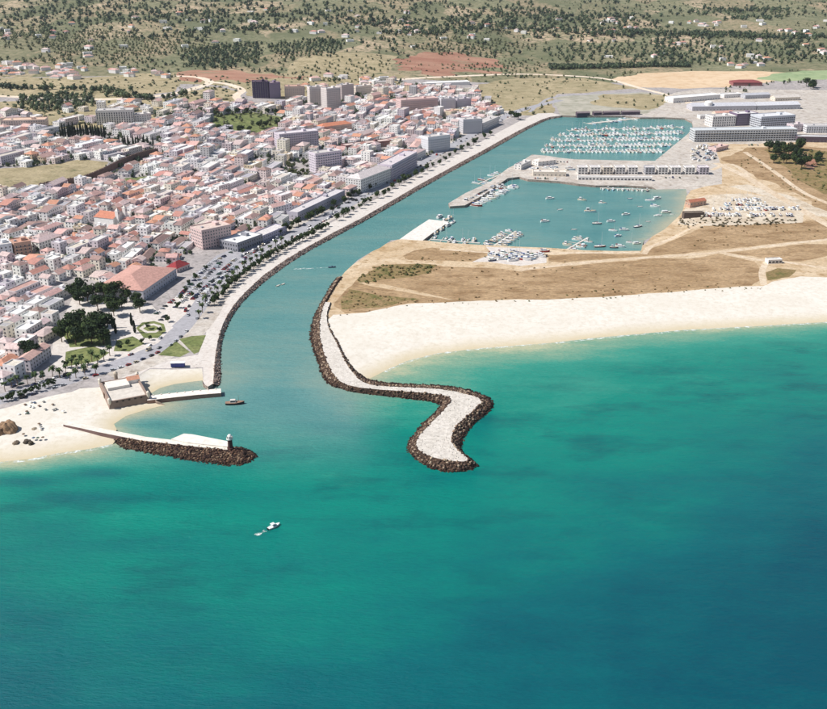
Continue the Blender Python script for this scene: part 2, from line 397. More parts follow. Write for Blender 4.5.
Z = []          # zones: (name, polygon in metres, material); a later one lies over an earlier one
def zone(name, px, mat, jit=0.0, smooth=False, terr=True, world=None):
    pts = [np.array(T(*p) if terr else P(p[0], p[1], BASE_Z)) for p in px] if world is None else [np.array(p) for p in world]
    if smooth: pts = smooth_line(pts, True, 3)
    if jit:
        pts = densify(pts, None, 5.0)
        pts = [p + 0.35 * jit * np.array([_vs(p[0] / 7, p[1] / 7, 13) - .5, _vs(p[0] / 7, p[1] / 7, 14) - .5]) * max(1, p[1] / 900) for p in pts]
        pts = [p + jit * np.array([vnoise(p[0] / 30, p[1] / 30, 11) - .5, vnoise(p[0] / 30, p[1] / 30, 12) - .5]) * max(1, p[1] / 900) for p in pts]
    Z.append((name, np.array(pts), mat)); return Z[-1][1]
def road(name, px, w, mat):
    pts = smooth_line([np.array(T(*p)) for p in px], False, 4)
    Z.append((name, np.array(buffer_line(pts, w)), mat)); return pts

zone('hillside', None, 'countryside', world=[(-9500, 2050), (-700, 2050), (300, 2150), (2200, 2250), (9500, 2000), (9500, 13500), (-9500, 13500)])
zone('grassland', [(318, 330), (330, 292), (345, 270), (380, 246), (402, 238), (470, 242), (640, 248), (660, 225), (690, 190), (700, 165), (700, 118), (830, 112), (1400, 105), (1700, 250), (1200, 290), (900, 312), (827, 322), (380, 380), (345, 378)], 'dune')
zone('grassland', [(347, 292), (357, 280), (372, 266), (400, 264), (435, 266), (490, 268), (520, 272), (560, 267), (620, 261), (700, 256.5), (719, 255), (757, 262), (762, 268), (760, 281), (752, 286.5), (690, 290), (627, 295), (560, 299), (457, 302), (394, 306), (365, 312), (346, 312), (338, 305)], 'dry_grass', 10)
zone('scrubland', [(357, 281), (366, 270), (380, 265.5), (410, 264), (436, 266), (434, 273), (412, 277), (385, 280), (362, 285)], 'scrub', 12)
zone('scrubland', [(345, 300), (352, 290), (372, 292), (400, 297), (425, 300), (392, 305), (360, 308), (346, 309)], 'scrub', 10)
zone('grassland', [(400, 256), (412, 250.5), (432, 247.5), (452, 249.5), (488, 252), (484, 262), (440, 261.5), (405, 260)], 'dry_grass', 6)
zone('grassland', [(548, 254.5), (600, 254), (640, 254), (650, 249), (668, 241), (690, 233), (705, 225), (760, 222), (830, 221), (1000, 216), (1000, 236), (830, 240), (799, 241.5), (719, 250), (640, 256), (560, 263), (548, 262)], 'dry_grass', 6)
zone('grassland', [(726, 253), (800, 245), (830, 244), (1000, 240), (1000, 262), (830, 256), (800, 262), (770, 259)], 'dry_grass', 6)
zone('scrubland', [(767, 272), (778, 268), (796, 270), (788, 277), (768, 280)], 'scrub', 5)
zone('grassland', [(835, 262), (1000, 262), (1300, 255), (1300, 275), (900, 290), (840, 275)], 'dry_grass', 6)
zone('path', [(358, 283), (372, 282), (395, 286.5), (425, 292.5), (456, 300), (425, 295.5), (392, 289.5), (366, 285)], 'dune', 5)
zone('quay_apron', [(486, 247), (520, 248), (546, 250), (546, 263), (520, 266), (488, 262), (470, 262), (492, 254)], 'paving', 3)
# beaches
zone('beach', [(318, 345), (326, 322), (334, 314), (363, 312.6), (394, 306), (457, 301.6), (550, 299.5), (627, 295.5), (690, 290.5), (735, 287.5), (764, 286), (772, 281), (800, 277), (830, 278), (900, 288), (1300, 268), (1800, 240), (1900, 300), (1300, 330), (827, 340), (500, 400), (360, 400), (330, 385)], 'sand', 5)
zone('beach', [(-500, 455), (-200, 430), (-40, 415), (0, 409), (20, 403), (45, 397), (72, 391.5), (80, 388), (118, 386), (150, 396), (168, 400), (185, 410), (140, 440), (118, 470), (-100, 560), (-500, 560)], 'sand', 3)
zone('beach', [(113, 387), (128, 380.5), (150, 369), (176, 367.5), (202, 366), (203.5, 384), (175, 394), (150, 400), (120, 390)], 'sand', 0)
# marina village and boatyards on the east side
zone('marina_quay', [(444, 208), (449, 202), (466, 192), (490, 180), (507, 167), (520, 161), (531, 153), (549, 154.5), (575, 158), (620, 159), (656, 160), (690, 131), (716, 150), (722, 168), (722, 184), (690, 188.5), (652, 190), (596, 187), (528, 182), (519, 179), (498, 189), (466, 209)], 'quay_paving', 0)
zone('boatyard_ground', [(688, 206), (700, 196), (745, 194), (790, 200), (806, 212), (800, 222), (760, 224), (690, 226), (676, 220)], 'pale_earth', 6)
zone('marina_ground', [(690, 132), (700, 143), (745, 144), (800, 142), (830, 142), (1000, 140), (1000, 88), (830, 90), (700, 89), (672, 93), (640, 112), (640, 116), (693, 121)], 'quay_paving', 3)
zone('waste_ground', [(722, 160), (745, 147), (800, 146), (830, 148), (1000, 150), (1000, 215), (830, 216), (800, 195), (760, 178)], 'dry_grass', 8)
zone('scrubland', [(765, 150), (790, 146), (830, 152), (1000, 160), (1000, 195), (830, 195), (800, 182)], 'scrub', 8)
zone('red_bank', [(790, 152), (806, 152), (818, 164), (812, 170), (800, 164)], 'red_earth', 5)
zone('grassland', [(728, 186), (745, 184), (790, 196), (830, 212), (830, 218), (800, 214), (770, 198)], 'pale_earth', 6)
road('road', [(716, 163), (745, 176), (768, 190), (795, 206), (830, 226), (900, 262)], 11, 'track')
road('road', [(745, 152), (772, 170), (795, 187), (815, 198), (850, 212)], 7, 'track')
road('road', [(712, 170), (728, 164), (740, 168), (750, 176)], 7, 'track')
road('track_road', [(520, 270), (560, 265), (620, 259.5), (700, 254), (719, 252), (760, 247), (799, 242.5), (840, 238)], 6, 'track')
road('track_road', [(719, 252), (757, 259.5), (785, 262), (830, 269), (900, 280)], 6, 'track')
road('track_road', [(767, 261), (762, 272), (764, 285)], 6, 'track')
road('track_road', [(644, 254), (652, 245), (672, 237), (690, 228), (706, 222)], 6, 'track')
road('track_road', [(440, 249), (500, 253), (560, 253), (640, 252)], 5, 'track')
# country north of the river
zone('wetland', [(560, 116), (555, 104), (560, 96), (640, 92), (672, 96), (660, 108), (640, 115)], 'wetland', 10)
zone('field', [(470, 112), (478, 84), (520, 78), (580, 78), (640, 88), (560, 94), (552, 104), (556, 114), (520, 116)], 'olive_field', 10)
zone('field', [(606, 94), (668, 95), (662, 108), (640, 110), (590, 104)], 'olive_field', 8)
zone('bare_field', [(612, 80), (640, 73), (700, 71), (760, 71), (792, 73), (770, 82), (735, 86), (700, 88), (660, 88), (628, 86)], 'tan_field', 10)
zone('field', [(756, 79), (775, 73), (830, 70), (1100, 66), (1100, 78), (830, 79), (780, 82)], 'green_field', 8)
zone('bare_field', [(392, 62), (402, 56), (418, 54.5), (424, 52.5), (450, 54), (470, 55), (476, 57.5), (492, 59), (506, 63), (500, 66), (470, 67), (492, 70), (498, 73), (460, 73), (440, 75), (420, 72), (398, 72), (404, 67)], 'red_earth', 30)
zone('field', [(-40, 84), (60, 82), (150, 78), (185, 82), (175, 92), (120, 99), (40, 98), (-40, 97)], 'olive_field', 10)
zone('field', [(290, 60), (340, 52), (395, 56), (392, 70), (340, 78), (290, 74)], 'olive_field', 10)
zone('upper_slope', [(-60, 104), (40, 100), (110, 101), (165, 97), (210, 86), (240, 92), (250, 104), (205, 110), (160, 116), (150, 124), (105, 127), (50, 129), (-60, 131)], 'olive_field', 12)
zone('upper_slope', [(-60, 82), (0, 78), (100, 77), (170, 72), (250, 72), (320, 74), (400, 74), (400, 90), (350, 96), (290, 100), (250, 96), (230, 86), (200, 84), (150, 84), (60, 84), (-60, 88)], 'olive_field', 12)
zone('open_slope', [(-60, 190), (-30, 172), (40, 166), (80, 160), (112, 162), (100, 172), (70, 182), (40, 186), (0, 188)], 'olive_field', 6)
zone('open_slope', [(112, 184), (125, 178), (150, 176), (158, 168), (152, 180), (135, 185)], 'lawn', 4)
zone('open_slope', [(210, 116), (255, 112), (285, 118), (280, 130), (240, 135), (212, 130)], 'lawn', 5)
zone('bare_field', [(190, 75), (206, 71), (232, 69.5), (250, 72), (270, 73), (292, 76), (318, 77), (296, 79.5), (262, 79), (244, 82), (222, 79), (206, 81)], 'red_earth', 24)
zone('bare_field', [(175, 72), (200, 70), (214, 76), (200, 82), (180, 80)], 'red_earth', 8)
road('hill_road', [(-30, 94), (40, 98), (110, 99), (165, 95), (195, 88), (210, 82), (196, 77), (170, 76)], 17, 'pale_road')
road('hill_road', [(210, 82), (228, 84), (242, 90), (236, 96), (246, 104), (270, 103)], 15, 'pale_road')
road('hill_road', [(390, 80), (440, 77), (520, 74), (600, 78), (640, 88), (680, 98), (690, 104)], 13, 'pale_road')
road('hill_road', [(640, 92), (560, 96), (540, 104), (530, 112)], 7, 'asphalt')
# the town's river front
zone('promenade', None, 'paving', world=[np.array(P(x, y, BASE_Z)) for x, y in west_quay] + [np.array(P(x, y, BASE_Z)) for x, y in
     [(552, 113), (538, 113.5), (520, 121), (500, 131.5), (475, 145), (446, 160), (416, 176.5), (386, 194), (354, 211), (327, 225), (300, 238), (276, 251), (252, 266), (232, 281), (216, 298), (208, 314), (206, 334), (198, 355), (172, 359), (150, 362), (128, 374), (112, 383), (118, 388), (130, 380), (150, 368.5), (176, 367), (203, 365.5)]])
road('avenue_verge', [(100, 370), (130, 360), (158, 347), (178, 331), (192, 314), (204, 294), (222, 275), (251, 254), (286, 233), (326, 211), (366, 189), (406, 166), (446, 144), (486, 122), (510, 111)], 46, 'quay_paving')
AVENUE = road('avenue', [(-60, 414), (-20, 404), (20, 394), (60, 382), (100, 370), (130, 360), (158, 347), (178, 331), (192, 314), (206, 296), (226, 278), (255, 257), (290, 236), (330, 214), (370, 192), (410, 169), (450, 147), (490, 125), (515, 112), (560, 100)], 17, 'asphalt')
zone('car_park', [(176, 296), (192, 276), (216, 256), (238, 246), (262, 236), (276, 232), (280, 239), (252, 255), (222, 276), (200, 296), (188, 310)], 'asphalt', 0)
zone('car_park', [(150, 318), (170, 300), (188, 292), (198, 296), (186, 314), (172, 326)], 'paving', 0)
LAWN1 = zone('park_lawn', [(158, 355), (176, 341), (190, 352), (180, 357)], 'lawn', 0)
LAWN2 = zone('park_lawn', [(179, 339), (192, 336), (206, 335), (199, 352), (194, 354)], 'lawn', 0)
PARK = zone('park_ground', [(52, 345), (62, 322), (74, 298), (88, 286), (125, 292), (140, 302), (152, 306), (166, 318), (172, 328), (158, 342), (128, 355), (100, 364), (66, 372), (52, 362)], 'paving', 4)
zone('park_lawn', [(136, 328), (142, 322.5), (154, 321), (164, 324), (166, 331), (158, 338), (144, 338)], 'lawn', 0)
zone('park_path', [(139, 328.5), (144, 324.5), (154, 323.5), (161, 325.5), (162, 329), (156, 332.5), (146, 333)], 'paving', 0)
zone('park_lawn', [(143, 328.5), (147, 326), (154, 325.3), (158, 327), (158.5, 329), (154, 331), (147.5, 331)], 'lawn', 0)
zone('park_lawn', [(116, 340), (132, 336), (144, 343), (128, 351), (112, 351)], 'lawn', 3)
zone('park_lawn', [(66, 352), (92, 346), (108, 352), (96, 360), (68, 366)], 'lawn', 4)
zone('park_lawn', [(62, 334), (80, 320), (108, 330), (110, 345), (70, 348)], 'lawn', 4)

# triangulate outline, zone borders and a graded set of inner points
vs = [Vector(p) for p in out_pts]; es = [(i, (i + 1) % len(out_pts)) for i in range(len(out_pts))]
for _, poly, _ in Z:
    d = densify(list(poly)); b0 = len(vs)
    vs += [Vector(p) for p in d]; es += [(b0 + i, b0 + (i + 1) % len(d)) for i in range(len(d))]
gy = 380.0
while gy < 12800:
    st = max(14.0, 0.022 * gy); hw = 0.62 * gy + 300; gx = -hw
    while gx < hw:
        vs.append(Vector((gx + rnd.uniform(-.3, .3) * st, gy + rnd.uniform(-.3, .3) * st))); gx += st
    gy += st * (1.0 if gy < 6000 else 2.0)
cv, ce, cf, ov, oe, of = delaunay_2d_cdt(vs, es, [], 0, 0.05)
CV = np.array([(v[0], v[1]) for v in cv]); CF = np.array([f for f in cf if len(f) == 3])
cen = CV[CF].mean(1)
keep = inside(OUTP, cen[:, 0], cen[:, 1]); CF = CF[keep]; cen = cen[keep]
zi = np.full(len(CF), -1)
for k, (_, poly, _) in enumerate(Z): zi[inside(poly, cen[:, 0], cen[:, 1])] = k
zmat = np.array([z[2] for z in Z] + ['town_ground']); zname = [z[0] for z in Z] + ['town_ground']
is_beach = np.array([n == 'beach' for n in zname])
vz = H(CV[:, 0], CV[:, 1])
nb = np.zeros(len(CV), bool); nb[CF[~is_beach[zi]].ravel()] = True
bd = np.full(len(CV), 1e9)
for l in beach_lines + [[(-9000, 330), P(-420, 520)], [P(1700, 268), (9000, 1150)]]: bd = np.minimum(bd, dist_poly(l, CV[:, 0], CV[:, 1]))
ramp_z = 0.02 + bd * 0.055 + 0.12 * vnoise(CV[:, 0] / 9, CV[:, 1] / 9, 21) * np.clip(bd / 10, 0, 1)
vz = np.where(nb & (bd > 25), vz, np.minimum(vz, ramp_z))
VZ = vz
groups = {}
for k in range(len(Z) + 1):
    groups.setdefault((zname[k if k < len(Z) else -1], zmat[k if k < len(Z) else -1]), []).append(k if k < len(Z) else -1)
for (nm, mt), ks in groups.items():
    fs = CF[np.isin(zi, ks)]
    if not len(fs): continue
    used, inv = np.unique(fs, return_inverse=True)
    me = bpy.data.meshes.new(nm); me.from_pydata(np.column_stack([CV[used], vz[used]]).tolist(), [], inv.reshape(fs.shape).tolist())
    me.materials.append(M[mt])
    me.polygons.foreach_set('use_smooth', [True] * len(fs)); me.update()
    bm = bmesh.new(); bm.from_mesh(me)
    for f in bm.faces:
        if f.normal.z < 0: f.normal_flip()
    bm.to_mesh(me); bm.free()
    if nm == 'beach':
        wet = me.attributes.new('shore', 'FLOAT', 'POINT'); wet.data.foreach_set('value', bd[used].astype(np.float32))
    tag(link(nm, me), kind='structure')
# quay walls round the land, down to below the water
mb = MB()
for i in range(len(out_pts)):
    if out_types[i] == 'q' and out_types[(i + 1) % len(out_pts)] == 'q' or out_types[i] != out_types[(i + 1) % len(out_pts)]:
        a, b = out_pts[i], out_pts[(i + 1) % len(out_pts)]
        if a[1] > 5000 or abs(a[0]) > 5000: continue
        za, zb = (float(H(*p)) for p in (a, b))
        if out_types[i] == 'b': za = 0.3
        if out_types[(i + 1) % len(out_pts)] == 'b': zb = 0.3
        mb.add([(a[0], a[1], za), (a[0], a[1], -3), (b[0], b[1], -3), (b[0], b[1], zb)], [(0, 1, 2, 3)])
tag(mb.build('quay_wall', [M['stone_wall']]), 'weathered stone quay walls lining the river and the harbour basins', 'quay wall', kind='structure')
# wet sand along the waterline
bs = M['sand'].node_tree; at = bs.nodes.new('ShaderNodeAttribute'); at.attribute_name = 'shore'
gpos = bs.nodes.new('ShaderNodeNewGeometry'); nzs = noise_node(bs.nodes, bs.links, gpos.outputs['Position'], 0.06, 3)
ad = bs.nodes.new('ShaderNodeMath'); ad.operation = 'MULTIPLY_ADD'; bs.links.new(nzs.outputs[0], ad.inputs[0]); ad.inputs[1].default_value = -14.0; bs.links.new(at.outputs['Fac'], ad.inputs[2])
mr = bs.nodes.new('ShaderNodeMapRange'); mr.inputs[1].default_value = -8.0; mr.inputs[2].default_value = 14.0; bs.links.new(ad.outputs[0], mr.inputs[0])
pb = bs.nodes['Principled BSDF']; old = pb.inputs['Base Color'].links[0].from_socket
bs.links.new(mixc(bs.nodes, bs.links, mr.outputs[0], lin(196, 182, 152), old), pb.inputs['Base Color'])

# ------------------------------------------------------------------ the sea and the river: one sheet, its colour set by depth, silt and painted wave sparkle
def graded(a, b, s, lo, hi):
    v = list(np.arange(a, b + .1, s)); st = s
    while v[0] > lo: st *= 1.35; v.insert(0, v[0] - st)
    st = s
    while v[-1] < hi: st *= 1.35; v.append(v[-1] + st)
    return np.array(v)
gx = graded(-700, 900, 6.5, -12000, 12000)
gyv = np.concatenate([graded(270, 1000, 5.5, -6000, 900)[:-1]])
gyv = gyv[gyv < 1000]; gyv = np.concatenate([gyv, np.arange(1005, 2000, 12), [2100, 2400]])
GX, GY = np.meshgrid(gx, gyv); WX, WY = GX.ravel(), GY.ravel()
safe = np.maximum(WY, 150.0)
ppx, ppy = project(WX, safe, 0.0); ppx = np.clip(ppx, -120, 950); ppy = np.clip(ppy, 60, 800)
anch = [(0, 480, .5), (20, 487, .62), (60, 482, .66), (100, 476, .6), (60, 515, .56), (110, 525, .48), (160, 505, .5), (50, 560, .6), (30, 640, .74), (20, 705, .85), (200, 480, .52), (200, 580, .6), (200, 650, .7), (150, 700, .78),
        (300, 520, .52), (300, 600, .64), (300, 700, .8), (400, 520, .54), (400, 600, .68), (420, 700, .84), (500, 430, .46), (520, 480, .54), (520, 560, .7), (520, 640, .84), (540, 700, .88),
        (560, 385, .4), (620, 440, .54), (640, 520, .72), (640, 600, .9), (650, 690, .93), (700, 360, .4), (720, 400, .52), (740, 460, .66), (740, 540, .88), (740, 620, .98), (740, 700, .94),
        (827, 350, .44), (827, 400, .6), (827, 460, .78), (827, 540, .96), (827, 650, 1.0), (450, 368, .2), (420, 372, .18), (550, 365, .32), (330, 450, .42), (200, 420, .44), (280, 400, .42), (160, 425, .5), (135, 425, .42), (170, 412, .5),
        (290, 330, .4), (400, 215, .42), (520, 150, .42), (600, 220, .46), (620, 140, .42), (500, 300, .3), (345, 420, .46), (380, 470, .5), (180, 375, .1), (160, 390, .15), (950, 400, .62), (950, 600, 1.0), (-100, 500, .6), (-100, 700, .85)]
num = np.zeros(len(WX)); den = np.zeros(len(WX))
for ax, ay, dv in anch:
    w = 1.0 / (((ppx - ax) ** 2 + 1.6 * (ppy - ay) ** 2) / 400.0 + 0.6) ** 1.5
    num += w * dv; den += w
dep = num / den
sb = np.full(len(WX), 1e9)
for l in beach_lines: sb = np.minimum(sb, dist_poly(l, WX, WY))
cx_, cy_ = P(440, 362); soft = 34.0 + 46.0 * np.exp(-((WX - cx_) ** 2 + (WY - cy_) ** 2) / 120.0 ** 2)
dep = np.minimum(dep, 0.02 + 0.42 * (1 - np.exp(-sb / soft)) + 0.0022 * sb * 34.0 / soft)
for wx_, wy_, sx_, sy_, am in ((20, 481, 48, 7, .42), (98, 473, 34, 6, .36), (70, 497, 60, 6, .2), (130, 545, 60, 9, .12), (150, 424, 26, 6, .2), (60, 530, 70, 12, .1), (480, 425, 16, 16, .16), (430, 478, 40, 9, .16), (300, 412, 60, 12, .06)):     # weed and rock on the bottom
    dep = dep + am * np.exp(-((ppx - wx_) / sx_) ** 2 - ((ppy - wy_) / sy_) ** 2)
riv = sstep(490, 395, ppy) * sstep(470, 330, ppx - 0.55 * np.maximum(0, 330 - ppy))
riv = np.maximum(riv, sstep(262, 250, ppy)) * np.where((ppy > 320) & (ppx > 345 + .3 * np.maximum(0, ppy - 380)), np.clip(1 - (ppx - 345) / 60.0, 0, 1), 1.0)
me = bpy.data.meshes.new('sea'); nx, ny = len(gx), len(gyv)
idx = np.arange(nx * ny).reshape(ny, nx)
me.from_pydata(np.column_stack([WX, WY, np.zeros(len(WX))]).tolist(), [], np.stack([idx[:-1, :-1], idx[:-1, 1:], idx[1:, 1:], idx[1:, :-1]], -1).reshape(-1, 4).tolist())
for nm, vals in (('depth', dep), ('silt', riv)):
    a = me.attributes.new(nm, 'FLOAT', 'POINT'); a.data.foreach_set('value', vals.astype(np.float32))
def water_mat():
    m, n, l, b = new_mat('sea_water')
    g = n.new('ShaderNodeNewGeometry'); co = g.outputs['Position']
    a = n.new('ShaderNodeAttribute'); a.attribute_name = 'depth'; s = n.new('ShaderNodeAttribute'); s.attribute_name = 'silt'
    mp = n.new('ShaderNodeMapping'); mp.inputs['Scale'].default_value = (0.6, 1.5, 1); mp.inputs['Rotation'].default_value = (0, 0, 0.15); l.new(co, mp.inputs[0])
    nz = noise_node(n, l, mp.outputs[0], 0.012, 5, 0.62); nf = noise_node(n, l, mp.outputs[0], 0.10, 4, 0.65)
    def off(nd, amp, prev):
        q = n.new('ShaderNodeMath'); q.operation = 'SUBTRACT'; l.new(nd.outputs[0], q.inputs[0]); q.inputs[1].default_value = 0.5
        p = n.new('ShaderNodeMath'); p.operation = 'MULTIPLY_ADD'; l.new(q.outputs[0], p.inputs[0]); p.inputs[1].default_value = amp; l.new(prev, p.inputs[2]); return p.outputs[0]
    ng = noise_node(n, l, mp.outputs[0], 0.55, 3, 0.7); mp2 = n.new('ShaderNodeMapping'); mp2.inputs['Scale'].default_value = (0.25, 2.2, 1); mp2.inputs['Rotation'].default_value = (0, 0, -0.5); l.new(co, mp2.inputs[0]); ns = noise_node(n, l, mp2.outputs[0], 0.02, 4, 0.6)  # fine grain paints wave sparkle into the colour; long noise adds wind streaks
    d = off(ns, 0.12, off(ng, 0.2, off(nf, 0.16, off(nz, 0.42, a.outputs['Fac']))))
    r = ramp(n, l, d, [(0.0, lin(184, 182, 150)), (0.13, lin(120, 158, 134)), (0.3, lin(48, 142, 124)), (0.45, lin(0, 127, 112)), (0.6, lin(0, 113, 106)), (0.78, lin(0, 95, 101)), (1.0, lin(0, 73, 89))])
    r2 = ramp(n, l, d, [(0.0, lin(172, 170, 146)), (0.2, lin(128, 152, 142)), (0.42, lin(92, 140, 138)), (0.6, lin(66, 124, 126))])
    nr = noise_node(n, l, mp.outputs[0], 0.022, 6, 0.68); fr = ramp(n, l, nr.outputs[0], [(0.5, (0, 0, 0, 1)), (0.66, (1, 1, 1, 1))])    # weed beds on the bottom
    md = n.new('ShaderNodeMapRange'); md.inputs[1].default_value = 0.95; md.inputs[2].default_value = 0.55; md.inputs[3].default_value = 0.0; md.inputs[4].default_value = 0.5; l.new(a.outputs['Fac'], md.inputs[0])
    mm = n.new('ShaderNodeMath'); mm.operation = 'MULTIPLY'; l.new(fr.outputs[0], mm.inputs[0]); l.new(md.outputs[0], mm.inputs[1])
    sh = n.new('ShaderNodeMapRange'); sh.inputs[1].default_value = 0.3; sh.inputs[2].default_value = 0.45; l.new(a.outputs['Fac'], sh.inputs[0])
    m2 = n.new('ShaderNodeMath'); m2.operation = 'MULTIPLY'; l.new(mm.outputs[0], m2.inputs[0]); l.new(sh.outputs[0], m2.inputs[1])
    rb = mixc(n, l, m2.outputs[0], r.outputs[0], lin(0, 74, 84))
    c = mixc(n, l, s.outputs['Fac'], rb, r2.outputs[0])
    l.new(c, b.inputs['Base Color']); b.inputs['Roughness'].default_value = 0.18; b.inputs['IOR'].default_value = 1.33; b.inputs['Specular IOR Level'].default_value = 0.22
    w1 = noise_node(n, l, mp.outputs[0], 0.35, 5, 0.7); w2 = noise_node(n, l, mp.outputs[0], 0.03, 3)
    sm = n.new('ShaderNodeMath'); sm.operation = 'MULTIPLY_ADD'; l.new(w2.outputs[0], sm.inputs[0]); sm.inputs[1].default_value = 1.5; l.new(w1.outputs[0], sm.inputs[2])
    bp = n.new('ShaderNodeBump'); bp.inputs['Strength'].default_value = 0.9; bp.inputs['Distance'].default_value = 1.0
    l.new(sm.outputs[0], bp.inputs['Height']); l.new(bp.outputs[0], b.inputs['Normal'])
    return m
me.materials.append(water_mat()); me.polygons.foreach_set('use_smooth', [True] * len(me.polygons)); me.update()
tag(link('sea', me), kind='structure')

# thin surf along the two beaches
def foam_mat():
    m, n, l, b = new_mat('foam'); b.inputs['Base Color'].default_value = lin(226, 234, 230); b.inputs['Roughness'].default_value = .8
    g = n.new('ShaderNodeNewGeometry'); nz = noise_node(n, l, g.outputs['Position'], .25, 5, .7); r = ramp(n, l, nz.outputs[0], [(.46, (0, 0, 0, 1)), (.64, (.9, .9, .9, 1))]); l.new(r.outputs[0], b.inputs['Alpha']); return m
M['foam'] = foam_mat()
for pts_, w_, lab_ in ((east_beach[1:], 3.4, 'thin broken surf line along the long east beach'), (west_beach[2:], 3.0, 'thin broken surf line along the town beach')):
    ln = smooth_line([P(*p) for p in pts_], False, 6); ln = [p + np.array([0, -1.2 + 1.6 * (_vs(p[0] / 18, 0.5, 8) - .5)]) for p in ln]
    bf = buffer_line(ln, w_); n_ = len(ln); mb = MB(); mb.add([(p[0], p[1], .06) for p in bf], [(i, i + 1, 2 * n_ - 2 - i, 2 * n_ - 1 - i) for i in range(n_ - 1)])
    tag(mb.build('surf', [M['foam']]), lab_, 'surf', kind='stuff')

# ------------------------------------------------------------------ rocks
def rock_base(seed, sub=1):
    bm = bmesh.new(); bmesh.ops.create_icosphere(bm, subdivisions=sub, radius=1.0); r = random.Random(seed)
    ax = [Vector((r.gauss(0, 1), r.gauss(0, 1), r.gauss(0, 1))).normalized() for _ in range(6)]
    for v in bm.verts:
        for a in ax:                                  # planed faces like quarried stone
            d = v.co.dot(a)
            if d > 0.62: v.co -= a * (d - 0.62) * 0.85
        v.co *= r.uniform(0.92, 1.1)
    V = np.array([v.co[:] for v in bm.verts]); F = np.array([[x.index for x in f.verts] for f in bm.faces]); bm.free()
    return V, F
ROCKS = [rock_base(s) for s in range(8)]
def cdt_body(name, loops, mat, parent, seed=1, extra=0):
    """a mound: loops of (points, z); the first one is the outer foot"""
    vs, es, zs = [], [], {}
    for pts, z in loops:
        b0 = len(vs); vs += [Vector(p) for p in pts]; es += [(b0 + i, b0 + (i + 1) % len(pts)) for i in range(len(pts))]
    cv, ce, cf, ov, oe, of = delaunay_2d_cdt(vs, es, [], 0, 0.02)
    lens = np.cumsum([0] + [len(p) for p, _ in loops]); zz = []
    for i, v in enumerate(cv):
        src = [o for o in ov[i]]
        k = max([np.searchsorted(lens, o, 'right') - 1 for o in src]) if src else 0
        zz.append(loops[k][1])
    A = np.array([(v[0], v[1]) for v in cv]); F = np.array([f for f in cf if len(f) == 3]); c = A[F].mean(1)
    F = F[inside(np.array(loops[0][0]), c[:, 0], c[:, 1])]
    V3 = [(a[0], a[1], z) for a, z in zip(A, zz)]
    me = bpy.data.meshes.new(name); me.from_pydata(V3, [], F.tolist()); me.materials.append(mat)
    bm = bmesh.new(); bm.from_mesh(me)
    for f in bm.faces:
        if f.normal.z < 0: f.normal_flip()
    bm.to_mesh(me); bm.free(); me.update()
    bvh = BVHTree.FromPolygons([Vector(v) for v in V3], F.tolist())
    return link(name, me, parent), bvh
def area_pts(poly, spacing, seed, hole=None):
    poly = np.array(poly); r = np.random.RandomState(seed); lo, hi = poly.min(0), poly.max(0)
    n = int((hi[0] - lo[0]) * (hi[1] - lo[1]) / spacing ** 2)
    X = r.uniform(lo[0], hi[0], n); Y = r.uniform(lo[1], hi[1], n); k = inside(poly, X, Y)
    if hole is not None: k &= ~inside(np.array(hole), X, Y)
    return np.column_stack([X[k], Y[k]])
def rock_places(pts, bvh, smin, smax, seed, wet=True, pale=False, z_off=0.0, fixed_z=None, tones=None):
    r = random.Random(seed); out = []
    for x, y in pts:
        if bvh is not None:
            hit = bvh.ray_cast(Vector((x, y, 60)), Vector((0, 0, -1)))[0]
            if hit is None: continue
            z = hit.z
        else: z = fixed_z
        if z < -1.0: continue
        s = r.uniform(smin, smax) * (1 if r.random() > .12 else 1.35)
        if pale: k = r.uniform(0.9, 1.08); c = lin(208, 201, 191); tint = (c[0] * k, c[1] * k, c[2] * k, 1)
        else:
            if z < 0.9 and wet: c = lin(52, 38, 32) if r.random() < .8 else lin(92, 70, 54)
            else: c = r.choice([lin(112, 90, 74), lin(138, 114, 94), lin(88, 68, 58), lin(98, 80, 70), lin(76, 58, 50), lin(178, 158, 136)])
            if tones and z >= .35: c = r.choice(tones)
            k = r.uniform(0.7, 1.15); tint = (c[0] * k, c[1] * k, c[2] * k, 1)
        out.append((r.randrange(8), x, y, z + s * 0.15 + z_off, s, s * r.uniform(.7, 1.1), s * r.uniform(.55, .85), r.uniform(0, 6.28), tint))
    return out
def px_poly(pts, z): return [np.array(P(x, y, z)) for x, y in pts]

# the long S-shaped mole of the east bank
bw_foot = px_poly([(341, 341), (351, 363), (364, 376), (373, 380.5), (401, 383.5), (446, 385.6), (471, 390), (490, 396.7), (497, 405), (490, 416), (473.5, 430), (465, 447), (466, 456), (475, 462.5), (480, 469),
                   (462, 475.5), (440, 475.5), (421, 467), (405, 453), (407, 441), (423.5, 421.8), (437, 407.5), (415, 402.5), (379, 398), (345.6, 393), (323, 384), (315, 363), (307.5, 340), (312, 318), (323, 298), (331, 284), (341, 274), (346, 278), (337, 293), (330, 312), (331, 328)], -1.6)
bw_foot = [np.array(p) for p in smooth_line(bw_foot, True, 2)]
bw_crest = px_poly([(322, 346), (328, 364), (338.7, 380.5), (359.5, 387.5), (401, 391), (440, 394.5), (451, 400), (438, 416), (418, 437), (418, 449), (432, 457), (454, 461), (469, 460), (458, 450), (451.5, 441), (457, 424.5), (482, 402), (468, 394.5), (440, 389), (401, 387), (373, 385), (359, 379), (346, 363), (337, 343),
                   (329, 329), (327, 312), (335, 293), (344, 279), (341, 277), (333, 288), (325, 302), (320.5, 316), (319.5, 332)], 4.2)
bw_crest = [np.array(p) for p in smooth_line(bw_crest, True, 2)]
mole = tag(empty('harbour_mole', (*P(440, 400), 0)), 'long S-curved rock mole with pale crest reaching out from the sandy spit', 'breakwater')
